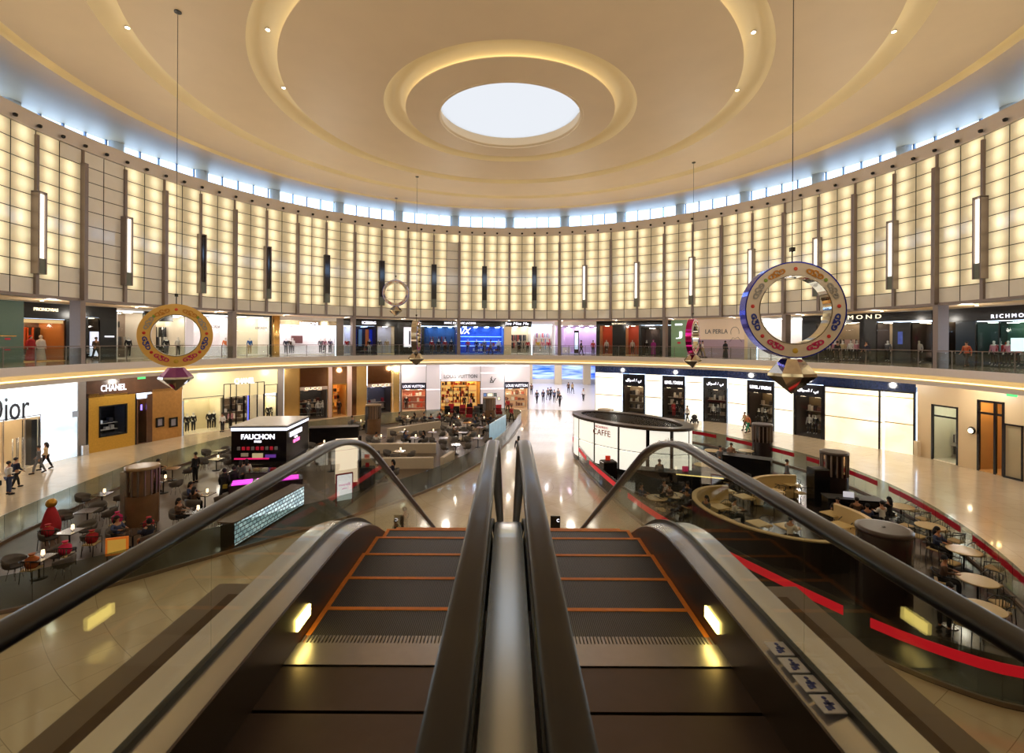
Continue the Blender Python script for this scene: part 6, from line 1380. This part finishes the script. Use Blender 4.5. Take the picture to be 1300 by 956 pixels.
for i, px in enumerate((341, 347)): mq(px, GR, zg, BLACK, BLACK, '%s black dressed mannequin right of the cream boutique doors' % ORD[i+1], dep=.8)
mq(516, GR, zg, BLACK, BLACK, 'mannequin in black in the left orange window of the lilac shop')
for i, (px, c) in enumerate(((860, BLACK), (906, WHITE), (912, GREY), (964, BLACK), (972, BLACK), (1028, WHITE), (1036, BLACK))): mq(px, GR, zg, c, BLACK, '%s mannequin from the left in the black shop windows of the ground floor' % ORD[i+1], dep=.6)
for i, (px, py) in enumerate(((392, 0), (404, 0), (410, 0))): mq(px, GR, zg, WHITE if i else GREY, GREY, '%s mannequin from the left in the mirrored bronze shop window' % ORD[i+1], dep=.8)
for i, (px, py, c) in enumerate(((567.5, 529, BLACK), (573, 525.5, RED), (580, 529.5, BLACK), (587, 527, RED), (596, 531, RED), (597, 526, BLACK), (604.7, 529, GREY), (610, 526, BLACK), (634, 527, RED))):
    x, y = ground(px, py, 0); o = empty('high_back_chair', (x, y, .0), .2*(i % 3)-.2, label='square high-backed %s chair before the lilac shopfront, %s from the left' % ({BLACK: 'black', RED: 'red', GREY: 'grey'}[c], ORD[i+1]), cat='chair', group='high-backed chairs before the lilac shopfront')
    MB().bbox(-.33, .33, -.33, .2, .14, .44, .03).build('seat', cloth(c), o); MB().bbox(-.33, .33, .2, .32, .14, 1.15, .03).build('backrest', cloth(c), o)
    for sx in (-.28, .28):
        for sy in (-.28, .26): MB().tube([(sx, sy, 0), (sx, sy, .15)], .02, 6).build('leg', m_black, o)
# red gift display at the near left
def gift_chair(px, py, c, label, dress=True):
    x, y = ground(px, py, .45); o = place('cafe', x, y, FZ, random.uniform(-.5, .5)+PI, 'wooden chair under the '+label, 'chair'); o['label'] = 'slatted chair holding the '+label
    s_ = empty('gift_sack', (x, y, FZ+.472), random.uniform(-.3, .3), label=label, cat='gift sack'); MB().lathe([(.14, 0), (.2, .12), (.19, .3), (.06, .40), (.10, .48)], 12).build('sack', cloth(c), s_); MB().lathe([(.07, .385), (.08, .41)], 10).build('ribbon', M('gold_ribbon', (200, 150, 60), .3, metal=.6), s_)
for px, py, c, l in ((62, 682, RED, 'crimson sack on the chair nearest the left edge'), (84, 705, (214, 40, 90), 'pink-red sack low in the near left display'), (150, 665, (200, 30, 100), 'magenta sack on a chair left of the wood and steel column'), (190, 672, RED, 'bright red sack on a chair below the wood and steel column'), (118, 690, (170, 30, 40), 'dark red sack on a chair in the near left display'), (42, 722, (170, 90, 40), 'brown and gold sack at the bottom of the near left display')):
    gift_chair(px, py, c, l)
x, y = ground(66, 655, .9); o = empty('gift_figure', (x, y, FZ), 0, label='tall red and gold gift bundle at the back of the near left display', cat='gift bundle'); MB().lathe([(.3, 0), (.34, .5), (.22, 1.0), (.1, 1.3)], 14).build('bundle', cloth(RED), o); MB().ball((0, 0, 1.42), .2).build('gold_top', M('gold_ribbon', (200, 150, 60), .3, metal=.6), o)
x, y = ground(150, 700, .5); o = empty('menu_stand', (x, y, FZ), R_(20), label='orange framed board standing beside the magenta sack', cat='sign'); MB().box(-.35, .35, -.03, .03, .35, 1.0).build('board', M('orange_board', (226, 120, 40), .5, emit=.3), o); MB().box(-.28, .28, -.04, -.03, .42, .93).build('sheet', M('gold_sheet', (230, 180, 80), .5, emit=.3), o)
for a in (-.3, .3): MB().box(a-.02, a+.02, -.02, .02, 0, .35).build('leg', m_wood, o)
for k_, o in PR.items():
    for c in list(o.children): bpy.data.objects.remove(c)
    bpy.data.objects.remove(o)
